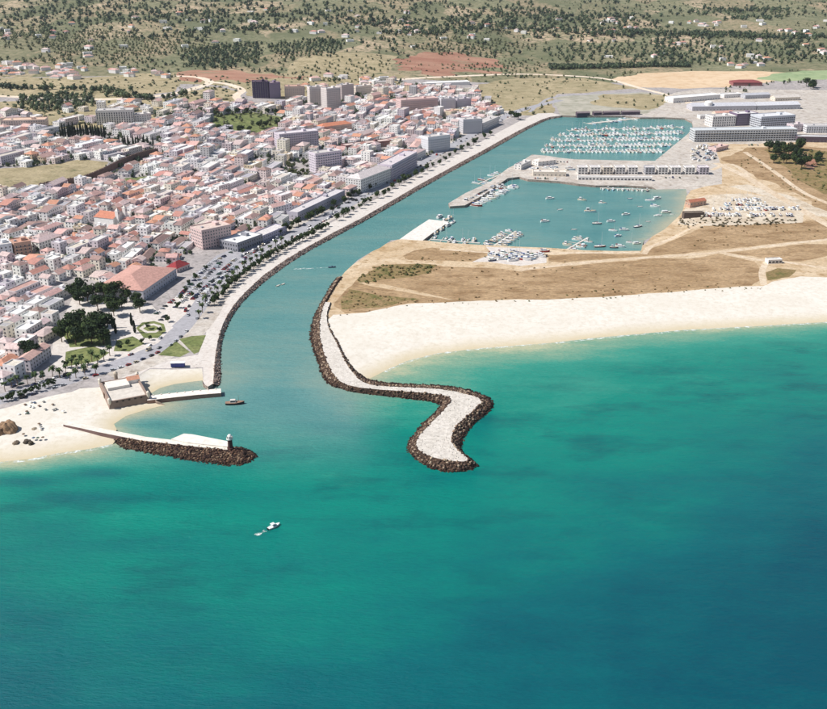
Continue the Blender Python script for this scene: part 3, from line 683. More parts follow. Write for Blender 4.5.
cr = np.array(bw_crest); cc = cr.mean(0)
body, bvh = cdt_body('crest', [(bw_foot, -1.6), (bw_crest, 4.2)], M['pale_stone'], mole)
body.data.materials.append(M['rubble'])
for p_ in body.data.polygons:
    if min(body.data.vertices[i].co.z for i in p_.vertices) < 0: p_.material_index = 1
body.location = (-mole.location.x, -mole.location.y, 0)
rp = rock_places(area_pts(bw_foot, 0.95, 3, bw_crest), bvh, 0.55, 1.15, 4)
o = link('rock_armour', instances_mesh('rock_armour', ROCKS, rp, [M['rock']]), mole, (-mole.location.x, -mole.location.y, 0)); tag(o, 'dark brown boulders armouring the slopes of the mole', kind='stuff')
rp = rock_places(area_pts([p for p in bw_crest if p[1] < P(0, 380)[1]] , 3.0, 5), bvh, 0.25, 0.55, 6, pale=True)
rp = [q for q in rp if q[3] > 4.0]
o = link('crest_stones', instances_mesh('crest_stones', ROCKS, rp, [M['rock']]), mole, (-mole.location.x, -mole.location.y, 0)); tag(o, 'pale bleached stones covering the crest of the mole', kind='stuff')

# rock revetment of the town's river bank
def revetment(name, label, top_px, foot_px, ztop, seed, sp=1.3, smin=.4, smax=.95, mat='stone_wall'):
    top = smooth_line(px_poly(top_px, ztop), False, 2); foot = smooth_line(px_poly(foot_px, -1.2), False, 2)
    root = tag(empty(name, (*foot[len(foot) // 2], 0)), label, 'rock bank'); l = (-root.location.x, -root.location.y, 0)
    loop = foot + top[::-1]; mb = MB(); n = len(foot)
    v = [(p[0], p[1], -1.2) for p in foot] + [(p[0], p[1], ztop) for p in top]
    fs = [(i, i + 1, n + i + 1, n + i) for i in range(n - 1)]
    mb.add(v, fs); b = mb.build('slope', [M[mat]], root, l)
    bvh = BVHTree.FromPolygons([Vector(q) for q in v], fs)
    o = link('rock_armour', instances_mesh('rock_armour', ROCKS, rock_places(area_pts(loop, sp, seed), bvh, smin, smax, seed, tones=[lin(158, 134, 122), lin(136, 112, 102), lin(176, 156, 144), lin(116, 94, 86)]), [M['rock']]), root, l)
    tag(o, kind='stuff'); return root
wq = west_quay[2:]
foot_w = [(222, 386), (224, 373), (222.5, 358), (224, 342), (229, 327), (239, 310), (252, 296), (270, 280.5), (291, 265), (312, 251.5), (336, 238.5), (363, 224), (393, 207), (423, 189.5), (453, 172.5), (483, 156), (508, 142), (527, 131), (543, 123), (551, 120), (562, 118)]
revetment('river_revetment', 'long brown rock revetment along the town promenade and the river', wq, foot_w, BASE_Z + .4, 31)
# ------------------------------------------------------------------ buildings
WALLS = {'white': t(240, 237, 234), 'cream': t(232, 223, 208), 'pale pink': t(226, 208, 206), 'lilac grey': t(206, 198, 204), 'pale ochre': t(222, 204, 176), 'grey': t(184, 182, 184)}
ROOFS = {'orange': t(202, 148, 124), 'faded pink': t(206, 184, 180), 'salmon': t(208, 170, 162), 'brown': t(156, 130, 124), 'terracotta': t(190, 138, 126)}
FLATS = {'white': t(226, 223, 220), 'grey': t(176, 172, 176), 'red-tiled': t(188, 150, 140), 'beige': t(206, 196, 186)}
def win_mesh(w, h, name='window'):
    mb = MB(); fr = 0.12
    mb.box(-w / 2 - fr, w / 2 + fr, -0.05, 0.0, -fr, h + fr, 0, t(222, 220, 216), bottom=True)
    mb.box(-w / 2, w / 2, -0.09, -0.051, 0, h, 1, t(52, 56, 68), bottom=True)
    return mb.mesh(name, [M['plaster'], M['glass_dark']])
WIN = win_mesh(1.2, 1.4); WIN_BIG = win_mesh(2.6, 1.7); WIN_TALL = win_mesh(1.5, 2.3)
def shell(w, d, h, roof, rh, wt, rt, mw, mr, sink=3.0, off=(0, 0), ridge_x=True, chimney=False, hut=False):
    """walls go to mw, the roof to mr; local frame, base at z = 0"""
    ox, oy = off; x0, x1, y0, y1 = ox - w / 2, ox + w / 2, oy - d / 2, oy + d / 2
    if roof == 'flat':
        p = 0.3; ph = 0.9
        mw.add([(x0, y0, -sink), (x1, y0, -sink), (x1, y1, -sink), (x0, y1, -sink), (x0, y0, h + ph), (x1, y0, h + ph), (x1, y1, h + ph), (x0, y1, h + ph)], [(0, 1, 5, 4), (1, 2, 6, 5), (2, 3, 7, 6), (3, 0, 4, 7)], 0, wt)
        a, b, c, e = x0 + p, x1 - p, y0 + p, y1 - p
        mw.add([(x0, y0, h + ph), (x1, y0, h + ph), (x1, y1, h + ph), (x0, y1, h + ph), (a, c, h + ph), (b, c, h + ph), (b, e, h + ph), (a, e, h + ph), (a, c, h), (b, c, h), (b, e, h), (a, e, h)],
               [(0, 1, 5, 4), (1, 2, 6, 5), (2, 3, 7, 6), (3, 0, 4, 7), (5, 9, 8, 4), (6, 10, 9, 5), (7, 11, 10, 6), (4, 8, 11, 7)], 0, wt)
        mr.add([(a, c, h), (b, c, h), (b, e, h), (a, e, h)], [(0, 1, 2, 3)], 1 if mr is mw else 0, rt)
        if hut:
            hx, hy = ox + w * .2, oy + d * .18; mw.box(hx - 1.4, hx + 1.4, hy - 1.6, hy + 1.6, h - .05, h + 2.3, 0, wt)
    else:
        mw.add([(x0, y0, -sink), (x1, y0, -sink), (x1, y1, -sink), (x0, y1, -sink), (x0, y0, h), (x1, y0, h), (x1, y1, h), (x0, y1, h)], [(0, 1, 5, 4), (1, 2, 6, 5), (2, 3, 7, 6), (3, 0, 4, 7)], 0, wt)
        e = 0.4; a, b, c, f = x0 - e, x1 + e, y0 - e, y1 + e; ze = h - 0.12; mi = 1 if mr is mw else 0
        lx = ridge_x
        hipd = (min(w, d) / 2 if roof == 'hip' else -0.0)
        if lx: r0, r1 = (a + hipd + (e if roof == 'hip' else 0), oy, h + rh), (b - hipd - (e if roof == 'hip' else 0), oy, h + rh)
        else: r0, r1 = (ox, c + hipd + (e if roof == 'hip' else 0), h + rh), (ox, f - hipd - (e if roof == 'hip' else 0), h + rh)
        vs = [(a, c, ze), (b, c, ze), (b, f, ze), (a, f, ze), r0, r1]
        if lx: fs = [(0, 1, 5, 4), (2, 3, 4, 5)]; ends = [(1, 2, 5), (3, 0, 4)]
        else: fs = [(1, 2, 5, 4), (3, 0, 4, 5)]; ends = [(0, 1, 4), (2, 3, 5)]
        mr.add(vs, fs, mi, rt)
        if roof == 'hip': mr.add(vs, ends, mi, rt)
        else:
            mr.add(vs, [(3, 2, 1, 0)], mi, rt)
            if lx: mw.add([(x0, y0, h), (x0, y1, h), (x0, oy, h + rh - .14), (x1, y0, h), (x1, y1, h), (x1, oy, h + rh - .14)], [(1, 0, 2), (3, 4, 5)], 0, wt)
            else: mw.add([(x0, y0, h), (x1, y0, h), (ox, y0, h + rh - .14), (x0, y1, h), (x1, y1, h), (ox, y1, h + rh - .14)], [(0, 1, 2), (4, 3, 5)], 0, wt)
        if chimney: mw.box(ox + w * .22 - .5, ox + w * .22 + .5, oy + d * .2 - .4, oy + d * .2 + .4, h - .3, h + rh + .9, 0, t(230, 224, 216))
def win_spots(w, d, h, sides='fblr', sx=3.0, floor=3.1, wh=1.4, z0=1.0, off=(0, 0)):
    out = []; ox, oy = off
    for fl in range(max(1, int((h + .4) // floor))):
        z = z0 + fl * floor
        if z + wh > h - 0.2: break
        for s in sides:
            L = w if s in 'fb' else d; n = max(1, int((L - 0.8) // sx))
            for k in range(n):
                q = (k - (n - 1) / 2) * (L / n)
                if s == 'f': out.append((ox + q, oy - d / 2, z, 0))
                elif s == 'b': out.append((ox - q, oy + d / 2, z, math.pi))
                elif s == 'l': out.append((ox - w / 2, oy - q, z, -math.pi / 2))
                else: out.append((ox + w / 2, oy + q, z, math.pi / 2))
    return out

OCC = []      # footprints already taken: (x, y, radius)
def ground_z(x, y): return Hs(float(x), float(y))
def facing(rz, a, x, y):         # does a wall whose outward normal turns by a look towards the camera?
    n = (math.sin(rz + a), -math.cos(rz + a)); return n[0] * -x + n[1] * -y > 0
def edge_building(name, label, A, B_, depth, h, wall, roof='flat', rt=None, rh=4.0, cat='building', group=None, win=WIN, sx=3.4, floor=3.2, wh=1.4, sides='flr', hut=True, base_z=None, bands=False, ridge_x=True, z0=1.0):
    ax, ay = T(*A); bx, by = T(*B_)
    rz = math.atan2(by - ay, bx - ax); w = math.hypot(bx - ax, by - ay)
    mx, my = (ax + bx) / 2 - math.sin(rz) * depth / 2, (ay + by) / 2 + math.cos(rz) * depth / 2
    z = min(ground_z(mx, my), ground_z(ax, ay), ground_z(bx, by)) if base_z is None else base_z
    root = tag(empty(name, (mx, my, z), rz), label, cat, group)
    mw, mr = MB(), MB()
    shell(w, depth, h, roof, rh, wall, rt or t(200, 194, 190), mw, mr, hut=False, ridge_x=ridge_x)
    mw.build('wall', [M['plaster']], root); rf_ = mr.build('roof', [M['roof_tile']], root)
    if hut and roof == 'flat':
        b = MB(); b.box(w * .2 - 2.2, w * .2 + 2.2, -depth * .1, depth * .22, h + .02, h + 2.8, 0, wall); b.build('stair_hut', [M['plaster']], rf_)
        b = MB(); b.box(-w * .28 - 1.2, -w * .28 + 1.2, -1.0, 1.0, h + .02, h + 1.3, 0, t(170, 170, 176)); b.build('plant_box', [M['metal']], rf_)
    if bands:                                        # balcony slabs along the front, one to a floor
        for k in range(1, int(h // floor)):
            b = MB(); b.box(-w / 2 + .5, w / 2 - .5, -depth / 2 - 1.2, -depth / 2 - .005, k * floor - .1, k * floor + .85, 0, wall, bottom=True); b.build('balcony', [M['plaster']], root)
    if win is not None:
        for (x, y, zz, a) in win_spots(w, depth, h, sides, sx, floor, wh, z0): link('window', win, root, (x, y, zz), a)
    n = max(1, int(max(w, depth) / (0.9 * min(w, depth))) + 1)
    for k in range(n):
        f = ((k + .5) / n - .5)
        if w >= depth: OCC.append((mx + math.cos(rz) * f * w, my + math.sin(rz) * f * w, math.hypot(w / n, depth) / 2))
        else: OCC.append((mx - math.sin(rz) * f * depth, my + math.cos(rz) * f * depth, math.hypot(w, depth / n) / 2))
    return root
lil, whi, pin, gre, cre = t(206, 196, 206), t(236, 232, 228), t(218, 192, 188), t(186, 186, 192), t(228, 216, 200)
EB = edge_building
EB('exhibition_hall', 'long hall with salmon hipped roof and grey wall facing the car park', (144, 301), (177, 277.5), 44, 9.5, t(198, 196, 204), 'hip', t(196, 152, 140), 6.5, 'hall', sx=4.5, floor=4.2, wh=1.4)
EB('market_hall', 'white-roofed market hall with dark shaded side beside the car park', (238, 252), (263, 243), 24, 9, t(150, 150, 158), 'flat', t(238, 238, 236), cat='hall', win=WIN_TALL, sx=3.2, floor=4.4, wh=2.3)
EB('pavilion', 'small pavilion with crimson hipped roof at the end of the hall', (177, 273), (190, 268), 13, 4.5, t(226, 204, 200), 'hip', t(150, 58, 62), 4.5, 'pavilion')
EB('apartment_block', 'broad pink block with columns of windows behind the market hall', (203, 250), (232, 244), 22, 20, pin, 'flat', t(210, 190, 180), bands=False, sx=3.0)
EB('apartment_block', 'white and grey block on the old town street beside the brown block', (-3, 260), (14, 258), 18, 14, t(224, 226, 230), 'flat')
EB('apartment_block', 'brown-pink block with stacked balconies beside the white and grey block', (16, 258), (33, 256), 18, 14.5, t(198, 164, 146), 'flat', t(196, 150, 130), bands=True)
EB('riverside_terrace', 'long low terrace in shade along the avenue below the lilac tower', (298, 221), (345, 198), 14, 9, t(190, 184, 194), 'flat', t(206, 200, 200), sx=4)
EB('arcade_building', 'low lilac shop building with flat roof beside the market hall', (262, 243), (287, 232), 16, 6.5, t(188, 182, 200), 'flat', t(212, 206, 204), hut=False)
EB('apartment_block', 'wide lilac block with tall plain front above the lilac tower', (280, 151), (319, 149), 20, 26, lil, 'flat', t(214, 206, 208), bands=True)
EB('apartment_block', 'lilac tower with white edge above the brown grove', (316, 174), (342, 171), 18, 27, t(212, 202, 212), 'flat', bands=True)
EB('apartment_block', 'white domed block in the bend of the avenue', (361, 193), (391, 181), 22, 17, t(222, 222, 220), 'hip', t(218, 206, 204), 5)
EB('apartment_block', 'stepped lilac block facing the river beside the white domed block', (392, 181), (417, 167), 20, 20, t(204, 194, 206), 'flat', t(208, 198, 200), bands=True)
EB('apartment_block', 'white apartment block standing by the avenue below the pink block', (428, 153), (450, 150), 18, 22, t(226, 226, 230), 'flat', bands=True)
EB('apartment_block', 'pale grey block near the head of the promenade', (463, 134), (482, 133), 20, 22, t(206, 204, 208), 'flat')
EB('apartment_block', 'low pale block beside the head of the promenade', (483, 131), (499, 124), 18, 12, t(220, 214, 212), 'flat')
EB('apartment_block', 'large pink block with rows of windows, largest of the upper town', (401, 113), (438, 112), 24, 24, t(216, 188, 184), 'flat', t(206, 176, 168), bands=True)
EB('apartment_block', 'pale grey tower beside the large pink block', (441, 113), (455, 113), 16, 25, t(210, 208, 212), 'flat')
EB('apartment_block', 'lilac-grey tower with dark trees at its foot', (457, 112), (471, 111), 16, 22, t(190, 182, 192), 'flat')
EB('warehouse', 'long white warehouse roof below the red earth field', (421, 84), (470, 85), 26, 6, whi, 'flat', t(240, 238, 234), cat='warehouse', hut=False, win=None)
EB('tower_block', 'dark purple tower block below the red earth', (253, 98), (269, 98.5), 20, 29, t(76, 62, 92), 'flat', t(120, 100, 110))
EB('tower_block', 'violet-grey tower block adjoining the dark purple one', (270, 98.5), (281, 98), 20, 27, t(132, 116, 142), 'flat', t(170, 150, 150))
EB('tower_block', 'tan block between the violet-grey and the white towers', (285, 98), (305, 99), 20, 22, t(204, 184, 172), 'flat', t(206, 170, 152))
EB('tower_block', 'white slab tower beside the tan block', (310, 105), (323, 105), 16, 31, t(224, 214, 208), 'flat', bands=True)
EB('tower_block', 'taller white slab tower with shaded side', (327, 110), (341, 109), 18, 36, t(222, 212, 208), 'flat', bands=True)
EB('tower_block', 'grey slab tower behind the taller white slab', (342, 101), (354, 100), 16, 28, t(196, 184, 180), 'flat')
EB('tower_block', 'lower cream block behind the grey slab tower', (356, 96), (372, 95), 16, 18, t(222, 208, 196), 'flat')
EB('hospital_block', 'long white striped block beside the cypress row', (97, 125), (134, 125), 22, 22, t(230, 226, 220), 'flat', win=WIN_TALL, sx=3.4, wh=2.3)
EB('apartment_block', 'white wing adjoining the long striped block', (135, 124), (152, 123), 18, 14, t(226, 220, 214), 'flat')
EB('school_block', 'long pinkish two-level block at the upper edge of town', (2, 130), (46, 128), 24, 13, t(222, 200, 188), 'flat', t(216, 186, 164))
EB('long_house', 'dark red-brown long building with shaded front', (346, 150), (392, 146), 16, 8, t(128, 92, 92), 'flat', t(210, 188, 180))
EB('warehouse', 'white flat-roofed hall above the domed block', (350, 163), (388, 160), 20, 7, t(228, 222, 222), 'flat', t(236, 232, 230), cat='warehouse', hut=False)
EB('apartment_block', 'terracotta-roofed long block above the wide lilac block', (322, 133), (352, 131), 16, 12, t(214, 180, 164), 'hip', t(204, 134, 106), 4)
# church with a bell tower
ch = EB('church', 'white church with slender bell tower among the old town roofs', (114, 228), (128, 222), 24, 10, t(240, 238, 234), 'gable', t(198, 132, 108), 4, 'church', sx=6, floor=8, wh=1.4, ridge_x=False)
for sx_ in (-1, 1):
    mb = MB(); q = ch.children[0]; mb.box(sx_ * 6.5 - 1.8, sx_ * 6.5 + 1.8, -15.6, -12.05, -3, 17, 0, t(240, 238, 234)); mb.prism([(sx_ * 6.5 - 2, -15.8), (sx_ * 6.5 + 2, -15.8), (sx_ * 6.5 + 2, -11.85), (sx_ * 6.5 - 2, -11.85)], 17, 20, 0, t(226, 220, 212), taper=.15)
    tw = mb.build('bell_tower', [M['plaster']], ch); link('belfry_opening', WIN_TALL, tw, (sx_ * 6.5, -15.6, 13.6))
# marina side
for k, x in enumerate([578, 590.5, 603, 615.5, 628, 645, 658, 671, 685, 699]):
    g = ['white walls', 'white walls', 'white walls', 'white walls', 'white walls', 'grey walls', 'white walls', 'white walls', 'white walls', 'lilac walls'][k]
    nth = ['closest to the mole', 'second from the mole', 'third from the mole', 'fourth from the mole', 'fifth from the mole', 'sixth from the mole', 'seventh from the mole', 'fourth from the boatyard end', 'third from the boatyard end', 'at the boatyard end'][k]
    EB('marina_apartments', 'waterfront apartment pavilion with dark glazed front, ' + nth, (x, 174.5 + .2 * (k > 4)), (x + 9.5, 174.5 + .2 * (k > 4)), 13, 9.2, [whi, whi, cre, whi, whi, gre, whi, whi, whi, lil][k], 'flat', t(214, 208, 206), 4, 'apartments', 'marina apartment pavilions', WIN_BIG, 3.1, 3.0, 1.7, 'flr', False)
EB('arcade', 'long low white arcade in front of the apartment pavilions', (578, 180), (652, 181), 7, 4.2, whi, 'flat', t(226, 222, 218), cat='arcade', win=WIN_BIG, sx=4.4, floor=3.6, wh=1.7, sides='f', hut=False)
EB('marina_club', 'cluster of low clubhouse roofs at the root of the mole', (533, 176), (566, 176.5), 16, 5, cre, 'flat', t(226, 216, 206), cat='clubhouse', sx=5)
EB('marina_club', 'white clubhouse behind the low clubhouse roofs', (538, 166), (556, 164), 14, 6, whi, 'hip', t(222, 210, 200), 3, cat='clubhouse', sx=5)
EB('quay_house', 'small white office beside the marina entrance', (521, 170), (531, 165), 10, 6, whi, 'flat', cat='office')
EB('marina_hotel', 'very long grey four-storey hotel at the east end of the marina', (694, 142), (796, 140.5), 24, 17, t(206, 208, 210), 'flat', t(202, 206, 208), cat='hotel', bands=True, win=WIN_BIG, sx=4.0, floor=3.3, wh=1.7)
EB('factory', 'white factory hall beside the round white tank', (712, 127), (735, 126), 26, 16, whi, 'flat', cat='factory', win=WIN_TALL, sx=4, floor=4, wh=2.3)
EB('factory', 'factory front of tall dark bays between white piers', (736, 126), (757, 125), 26, 19, t(120, 104, 128), 'flat', t(220, 216, 214), cat='factory', win=WIN_TALL, sx=3.2, floor=3.4, wh=2.3)
EB('factory', 'blue-grey glazed factory block beside the dark bays', (760, 129), (794, 127), 30, 19, t(196, 200, 208), 'flat', t(214, 214, 216), cat='factory', win=WIN_BIG, sx=3.6, floor=3.4, wh=1.7)
EB('warehouse', 'long white warehouse above the marina bend', (673, 103), (720, 99), 26, 8, whi, 'flat', t(240, 238, 236), cat='warehouse', hut=False, sx=6, floor=6)
EB('warehouse', 'long grey shed with low pitched roof behind the factory', (692, 111), (756, 110), 30, 8, t(196, 194, 200), 'gable', t(196, 196, 202), 4, cat='warehouse', sx=6, floor=6)
EB('warehouse', 'grey shed with saw-edged roof at the far end of the factories', (757, 110), (800, 109), 28, 8, t(190, 190, 196), 'gable', t(206, 206, 210), 4, cat='warehouse', sx=6, floor=6)
EB('warehouse', 'long dark-fronted shed beyond the hotel', (797, 142), (850, 143), 16, 8, t(96, 84, 96), 'flat', t(222, 220, 220), cat='warehouse', hut=False, sx=5, floor=6)
EB('office_block', 'white office block with blue windows behind the dark shed', (806, 133), (846, 133), 18, 11, t(228, 228, 232), 'flat', cat='office', win=WIN_BIG, sx=3.6, floor=3.2, wh=1.7)
EB('office_block', 'pink-grey office beside the white office block', (793, 132), (804, 131), 16, 11, t(206, 192, 196), 'flat', cat='office')
EB('kiosk', 'small dark-windowed beach kiosk on the sandy track', (768, 264), (782, 263.5), 7, 3.4, whi, 'flat', t(226, 220, 212), cat='kiosk', win=WIN_BIG, sx=3.2, floor=3, wh=1.7, sides='f', hut=False)
EB('grandstand', 'long dark red roofed stand on the bare tan field', (733, 86), (762, 86), 30, 7, t(150, 96, 96), 'hip', t(140, 74, 74), 4, cat='stand', sx=6, floor=5)
EB('warehouse', 'small white store between the tank and the bare field', (724, 98), (742, 97), 18, 6, whi, 'flat', t(228, 224, 220), cat='warehouse', sx=5, floor=5, hut=False)
EB('warehouse', 'grey gabled store behind the dark bays', (745, 99), (770, 98), 18, 7, gre, 'gable', t(186, 186, 192), 3, cat='warehouse', sx=5, floor=5)
EB('warehouse', 'pale store at the far corner of the factory yard', (775, 101), (800, 100), 18, 6, cre, 'gable', t(206, 198, 190), 3, cat='warehouse', sx=5, floor=5)
EB('workshop', 'low white workshop beside the wide yard', (700, 119), (712, 118.5), 12, 5, whi, 'flat', t(220, 216, 212), cat='workshop', sx=4, hut=False)
EB('workshop', 'pink-roofed workshop above the white factory hall', (716, 116), (734, 115), 14, 5, cre, 'gable', t(204, 160, 146), 2.5, cat='workshop', sx=4)
EB('restaurant', 'flat pink-grey restaurant on the marina square', (716, 152), (728, 149), 14, 5, pin, 'flat', t(206, 178, 168), cat='restaurant', sx=4)
EB('workshop', 'boatyard workshop with rust-red roof beside the hauled boats', (690, 206), (706, 204), 9, 4.5, t(196, 160, 140), 'gable', t(176, 112, 88), 2.2, cat='workshop', sx=4)
EB('workshop', 'long dark boatyard store added for the shadow row at the basin corner', (684, 217), (704, 216.5), 7, 4, t(96, 84, 78), 'flat', t(150, 136, 122), cat='workshop', win=None, hut=False)  # dark store added where the boatyard has a row of shadow
for k, (x0, x1, y) in enumerate([(577, 590, 116), (594, 602, 115.6), (604, 620, 115.3), (622, 640, 115)]):
    EB('boat_shed', ['dark boat shed at the head of the promenade side', 'short dark boat shed, second from the promenade', 'dark boat shed, third from the promenade', 'dark boat shed touching the marina road'][k], (x0, y), (x1, y - .3), 9, 5, t(88, 74, 88), 'gable', t(120, 108, 112), 2, cat='shed', group='boat sheds at the marina head', win=None)
tank = tag(empty('storage_tank', (*T(708, 110), ground_z(*T(708, 110)))), 'round white storage tank with domed top beside the factory', 'tank')
mb = MB(); mb.lathe([(7, -2), (7, 13)], 20, 0, t(236, 234, 232)); mb.build('wall', [M['plaster']], tank)
mb = MB(); mb.lathe([(7.15, 12.9), (6.4, 14.6), (4, 16), (0.05, 16.6)], 20, 0, t(240, 238, 236)); mb.build('dome', [M['plaster']], tank)
OCC.append((tank.location.x, tank.location.y, 9))
# the old town wall
wp = smooth_line([T(*p) for p in [(40, 190), (62, 186), (84, 182), (104, 174), (122, 165), (140, 158), (158, 154)]], False, 4)
wr = tag(empty('town_wall', (*wp[len(wp) // 2], 0)), 'old dark stone town wall curving up between the slope and the houses', 'wall')
for i in range(len(wp) - 1):
    a, b = wp[i], wp[i + 1]; d = b - a; L = np.linalg.norm(d); rzz = math.atan2(d[1], d[0]); z = ground_z(*((a + b) / 2))
    mb = MB(); mb.box(-L / 2, L / 2 - .02, -1.2, 1.2, -2, 7.5, 0, t(118, 98, 92))
    for k in range(int(L // 3)): mb.box(-L / 2 + k * 3 + .3, -L / 2 + k * 3 + 1.9, -1.19, -.7, 7.49, 8.5, 0, t(122, 102, 94))
    mb.build('wall_section', [M['rock']], wr, (*((a + b) / 2 - wp[len(wp) // 2]), z), rzz)
WALL_LINE = [tuple(p) for p in wp]

# ------------------------------------------------------------------ the houses of the town
TOWN = [np.array(T(*p)) for p in [(-45, 396), (10, 384), (40, 372), (50, 350), (56, 332), (64, 306), (78, 286), (100, 282), (140, 298), (176, 270), (186, 258), (204, 248), (238, 250), (262, 240), (285, 230), (300, 218), (345, 197), (360, 190), (392, 178), (420, 164), (452, 148), (484, 130), (500, 118), (498, 108), (480, 98), (474, 90),
                                   (400, 86), (375, 90), (350, 96), (300, 100), (285, 106), (255, 104), (205, 110), (160, 116), (150, 126), (105, 128), (50, 130), (-45, 132)]]
NOHOUSE = [z[1] for z in Z if z[0] in ('open_slope', 'car_park', 'park_ground', 'avenue', 'promenade', 'hill_road')] + [np.array([T(*p) for p in q]) for q in
           ([(284, 178), (286, 166), (300, 160), (318, 164), (317, 178), (300, 182)], [(55, 140), (60, 128), (108, 128), (110, 140)], [(112, 148), (116, 139), (158, 138), (158, 148)], [(15, 110), (20, 92), (95, 92), (95, 110)])]
LM = [('beside the park trees', (62, 318)), ('inland of the salmon-roofed hall', (118, 268)), ('near the crimson pavilion', (178, 258)), ('near the broad pink block', (214, 232)), ('near the brown-pink block', (26, 250)),
      ('near the white church', (124, 220)), ('at the beach end of the old town', (12, 368)), ('in the lanes uphill of the beach road', (14, 322)), ('in the lanes between church and park', (70, 268)), ('on the slope below the church', (60, 225)), ('above the market hall', (262, 222))]
LMW = [(n, np.array(T(*p))) for n, p in LM]
occ = np.array([(a, b, c) for a, b, c in OCC])
cand = []
def grid_houses(cu, cv_, ymin, ymax, seed, fill):
    """rows of cells along the river axis; one to three cells make a house or a terrace"""
    r = random.Random(seed)
    def warp(x, y): return (x + 60 * (_vs(x / 210, y / 210, 41) - .5) + 14 * (_vs(x / 60, y / 60, 43) - .5), y + 60 * (_vs(x / 210, y / 210, 42) - .5) + 14 * (_vs(x / 60, y / 60, 44) - .5))
    v = -200.0; iv = 0
    while v < 1500:
        u = -500.0; iu = 0
        while u < 2300:
            n = min(r.choices([1, 2, 3], [.58, .28, .14])[0], 5 - iu % 5); uc = u + (n - 1) * cu / 2
            bx = float(AX0[0] + AXD[0] * uc + AXN[0] * v); by = float(AX0[1] + AXD[1] * uc + AXN[1] * v)
            if ymin - 80 < by < ymax + 80:
                x, y = warp(bx, by); x2, y2 = warp(bx + AXD[0] * 4, by + AXD[1] * 4)
                if ymin < y <= ymax: cand.append((x, y, math.atan2(y2 - y, x2 - x), cu * n, cv_, fill, r.random()))
            iu += n; u += cu * n + (5.0 if iu % 5 == 0 else 0.0)
        v += cv_ + (4.5 if iv % 2 else 0.0); iv += 1
grid_houses(10.5, 11.0, 500, 1230, 1, .97)
grid_houses(13.5, 13.5, 1230, 2100, 2, .86)
cx = np.array([c[0] for c in cand]); cy = np.array([c[1] for c in cand])
ok = inside(np.array(TOWN), cx, cy)
SUBURB = np.array([T(*p) for p in [(152, 124), (205, 109), (255, 103), (250, 99), (200, 101), (100, 104), (0, 109), (-45, 111), (-45, 131), (50, 129), (105, 127)]])
ok |= inside(SUBURB, cx, cy) & (np.array([c[6] for c in cand]) < .2)
for q in NOHOUSE:
    ok &= ~inside(q, cx, cy)
    for dx, dy in ((5, 0), (-5, 0), (0, 5), (0, -5)): ok &= ~inside(q, cx + dx, cy + dy)
for a, b, c in OCC: ok &= np.hypot(cx - a, cy - b) > c + 6.5
ok &= dist_poly(WALL_LINE, cx, cy) > 11
HOUSES = []
hr = random.Random(77)
for i in np.nonzero(ok)[0]:
    x, y, rz, cu, cv_, fill, q = cand[i]
    if q > fill: continue
    w = cu * hr.uniform(.9, 1.0); d = cv_ * hr.uniform(.86, 1.0); ppx_, ppy_ = project(x, y, 10)
    big = y > 1230
    st = hr.choices([1, 2, 3, 4], [.2, .56, .2, .04])[0] if not big else hr.choices([2, 3, 4, 6], [.56, .3, .11, .03])[0]
    if big and ppx_ < 180: st = min(st, 3)
    roof = hr.choices(['hip', 'gable', 'flat'], [.24, .3, .46] if not big else [.22, .18, .6])[0]
    wl_ = hr.choices(list(WALLS), [.6, .12, .14, .08, .03, .03] if not big else [.54, .1, .17, .13, .03, .03])[0]
    rt = hr.choices(list(ROOFS), [.13, .3, .28, .13, .16])[0] if roof != 'flat' else hr.choices(list(FLATS), [.4, .22, .2, .18])[0]
    HOUSES.append(dict(x=x, y=y, rz=rz, w=w, d=d, h=st * 3.0 + hr.uniform(.2, .9), st=st, roof=roof, wall=wl_, rt=rt, rh=hr.uniform(.2, .3) * min(w, d), rx=hr.random() < .6, ch=hr.random() < .4, hut=hr.random() < .5, px=ppx_, py=ppy_))
# villas on the hill above the town
for (x0, x1, y0, y1, n) in [(2, 60, 64, 76, 26), (50, 86, 66, 80, 18), (108, 142, 70, 78, 10), (150, 172, 74, 80, 5), (0, 14, 66, 74, 5), (356, 398, 78, 90, 22), (165, 215, 140, 150, 0), (600, 640, 18, 30, 8), (655, 720, 22, 28, 6), (780, 820, 28, 34, 6), (130, 240, 14, 24, 6), (280, 330, 22, 34, 7), (700, 770, 58, 70, 9), (440, 560, 20, 40, 12), (560, 827, 40, 60, 16), (0, 250, 24, 50, 22), (250, 420, 10, 40, 16), (300, 345, 76, 90, 8), (600, 827, 20, 40, 12), (0, 90, 50, 60, 3), (330, 420, 30, 50, 4)]:
    for _ in range(n):
        x, y = T(hr.uniform(x0, x1), hr.uniform(y0, y1))
        HOUSES.append(dict(x=x, y=y, rz=hr.uniform(-.6, .6), w=hr.uniform(10, 20), d=hr.uniform(9, 14), h=hr.choice([3.6, 6.4, 6.8]), st=2, roof=hr.choice(['hip', 'flat', 'hip']), wall='white', rt=None, rh=2.6, rx=True, ch=True, hut=False, px=0, py=0))
        if HOUSES[-1]['rt'] is None: HOUSES[-1]['rt'] = hr.choice(list(ROOFS)) if HOUSES[-1]['roof'] == 'hip' else 'white'
def vary(c, r, k=.07): f = 1 + r.uniform(-k, k); return (min(c[0] * f, .9), min(c[1] * f * r.uniform(.98, 1.02), .9), min(c[2] * f * r.uniform(.97, 1.03), .9), 1)
inview = [h for h in HOUSES if -4 < h['px'] < 831 and 0 < h['py'] < 709]
inview.sort(key=lambda h: h['y']); near = inview[:296]; nid = set(id(h) for h in near); rest = [h for h in HOUSES if id(h) not in nid]
NUMW = {1: 'one-storey', 2: 'two-storey', 3: 'three-storey', 4: 'four-storey', 6: 'six-storey'}
vr = random.Random(5)
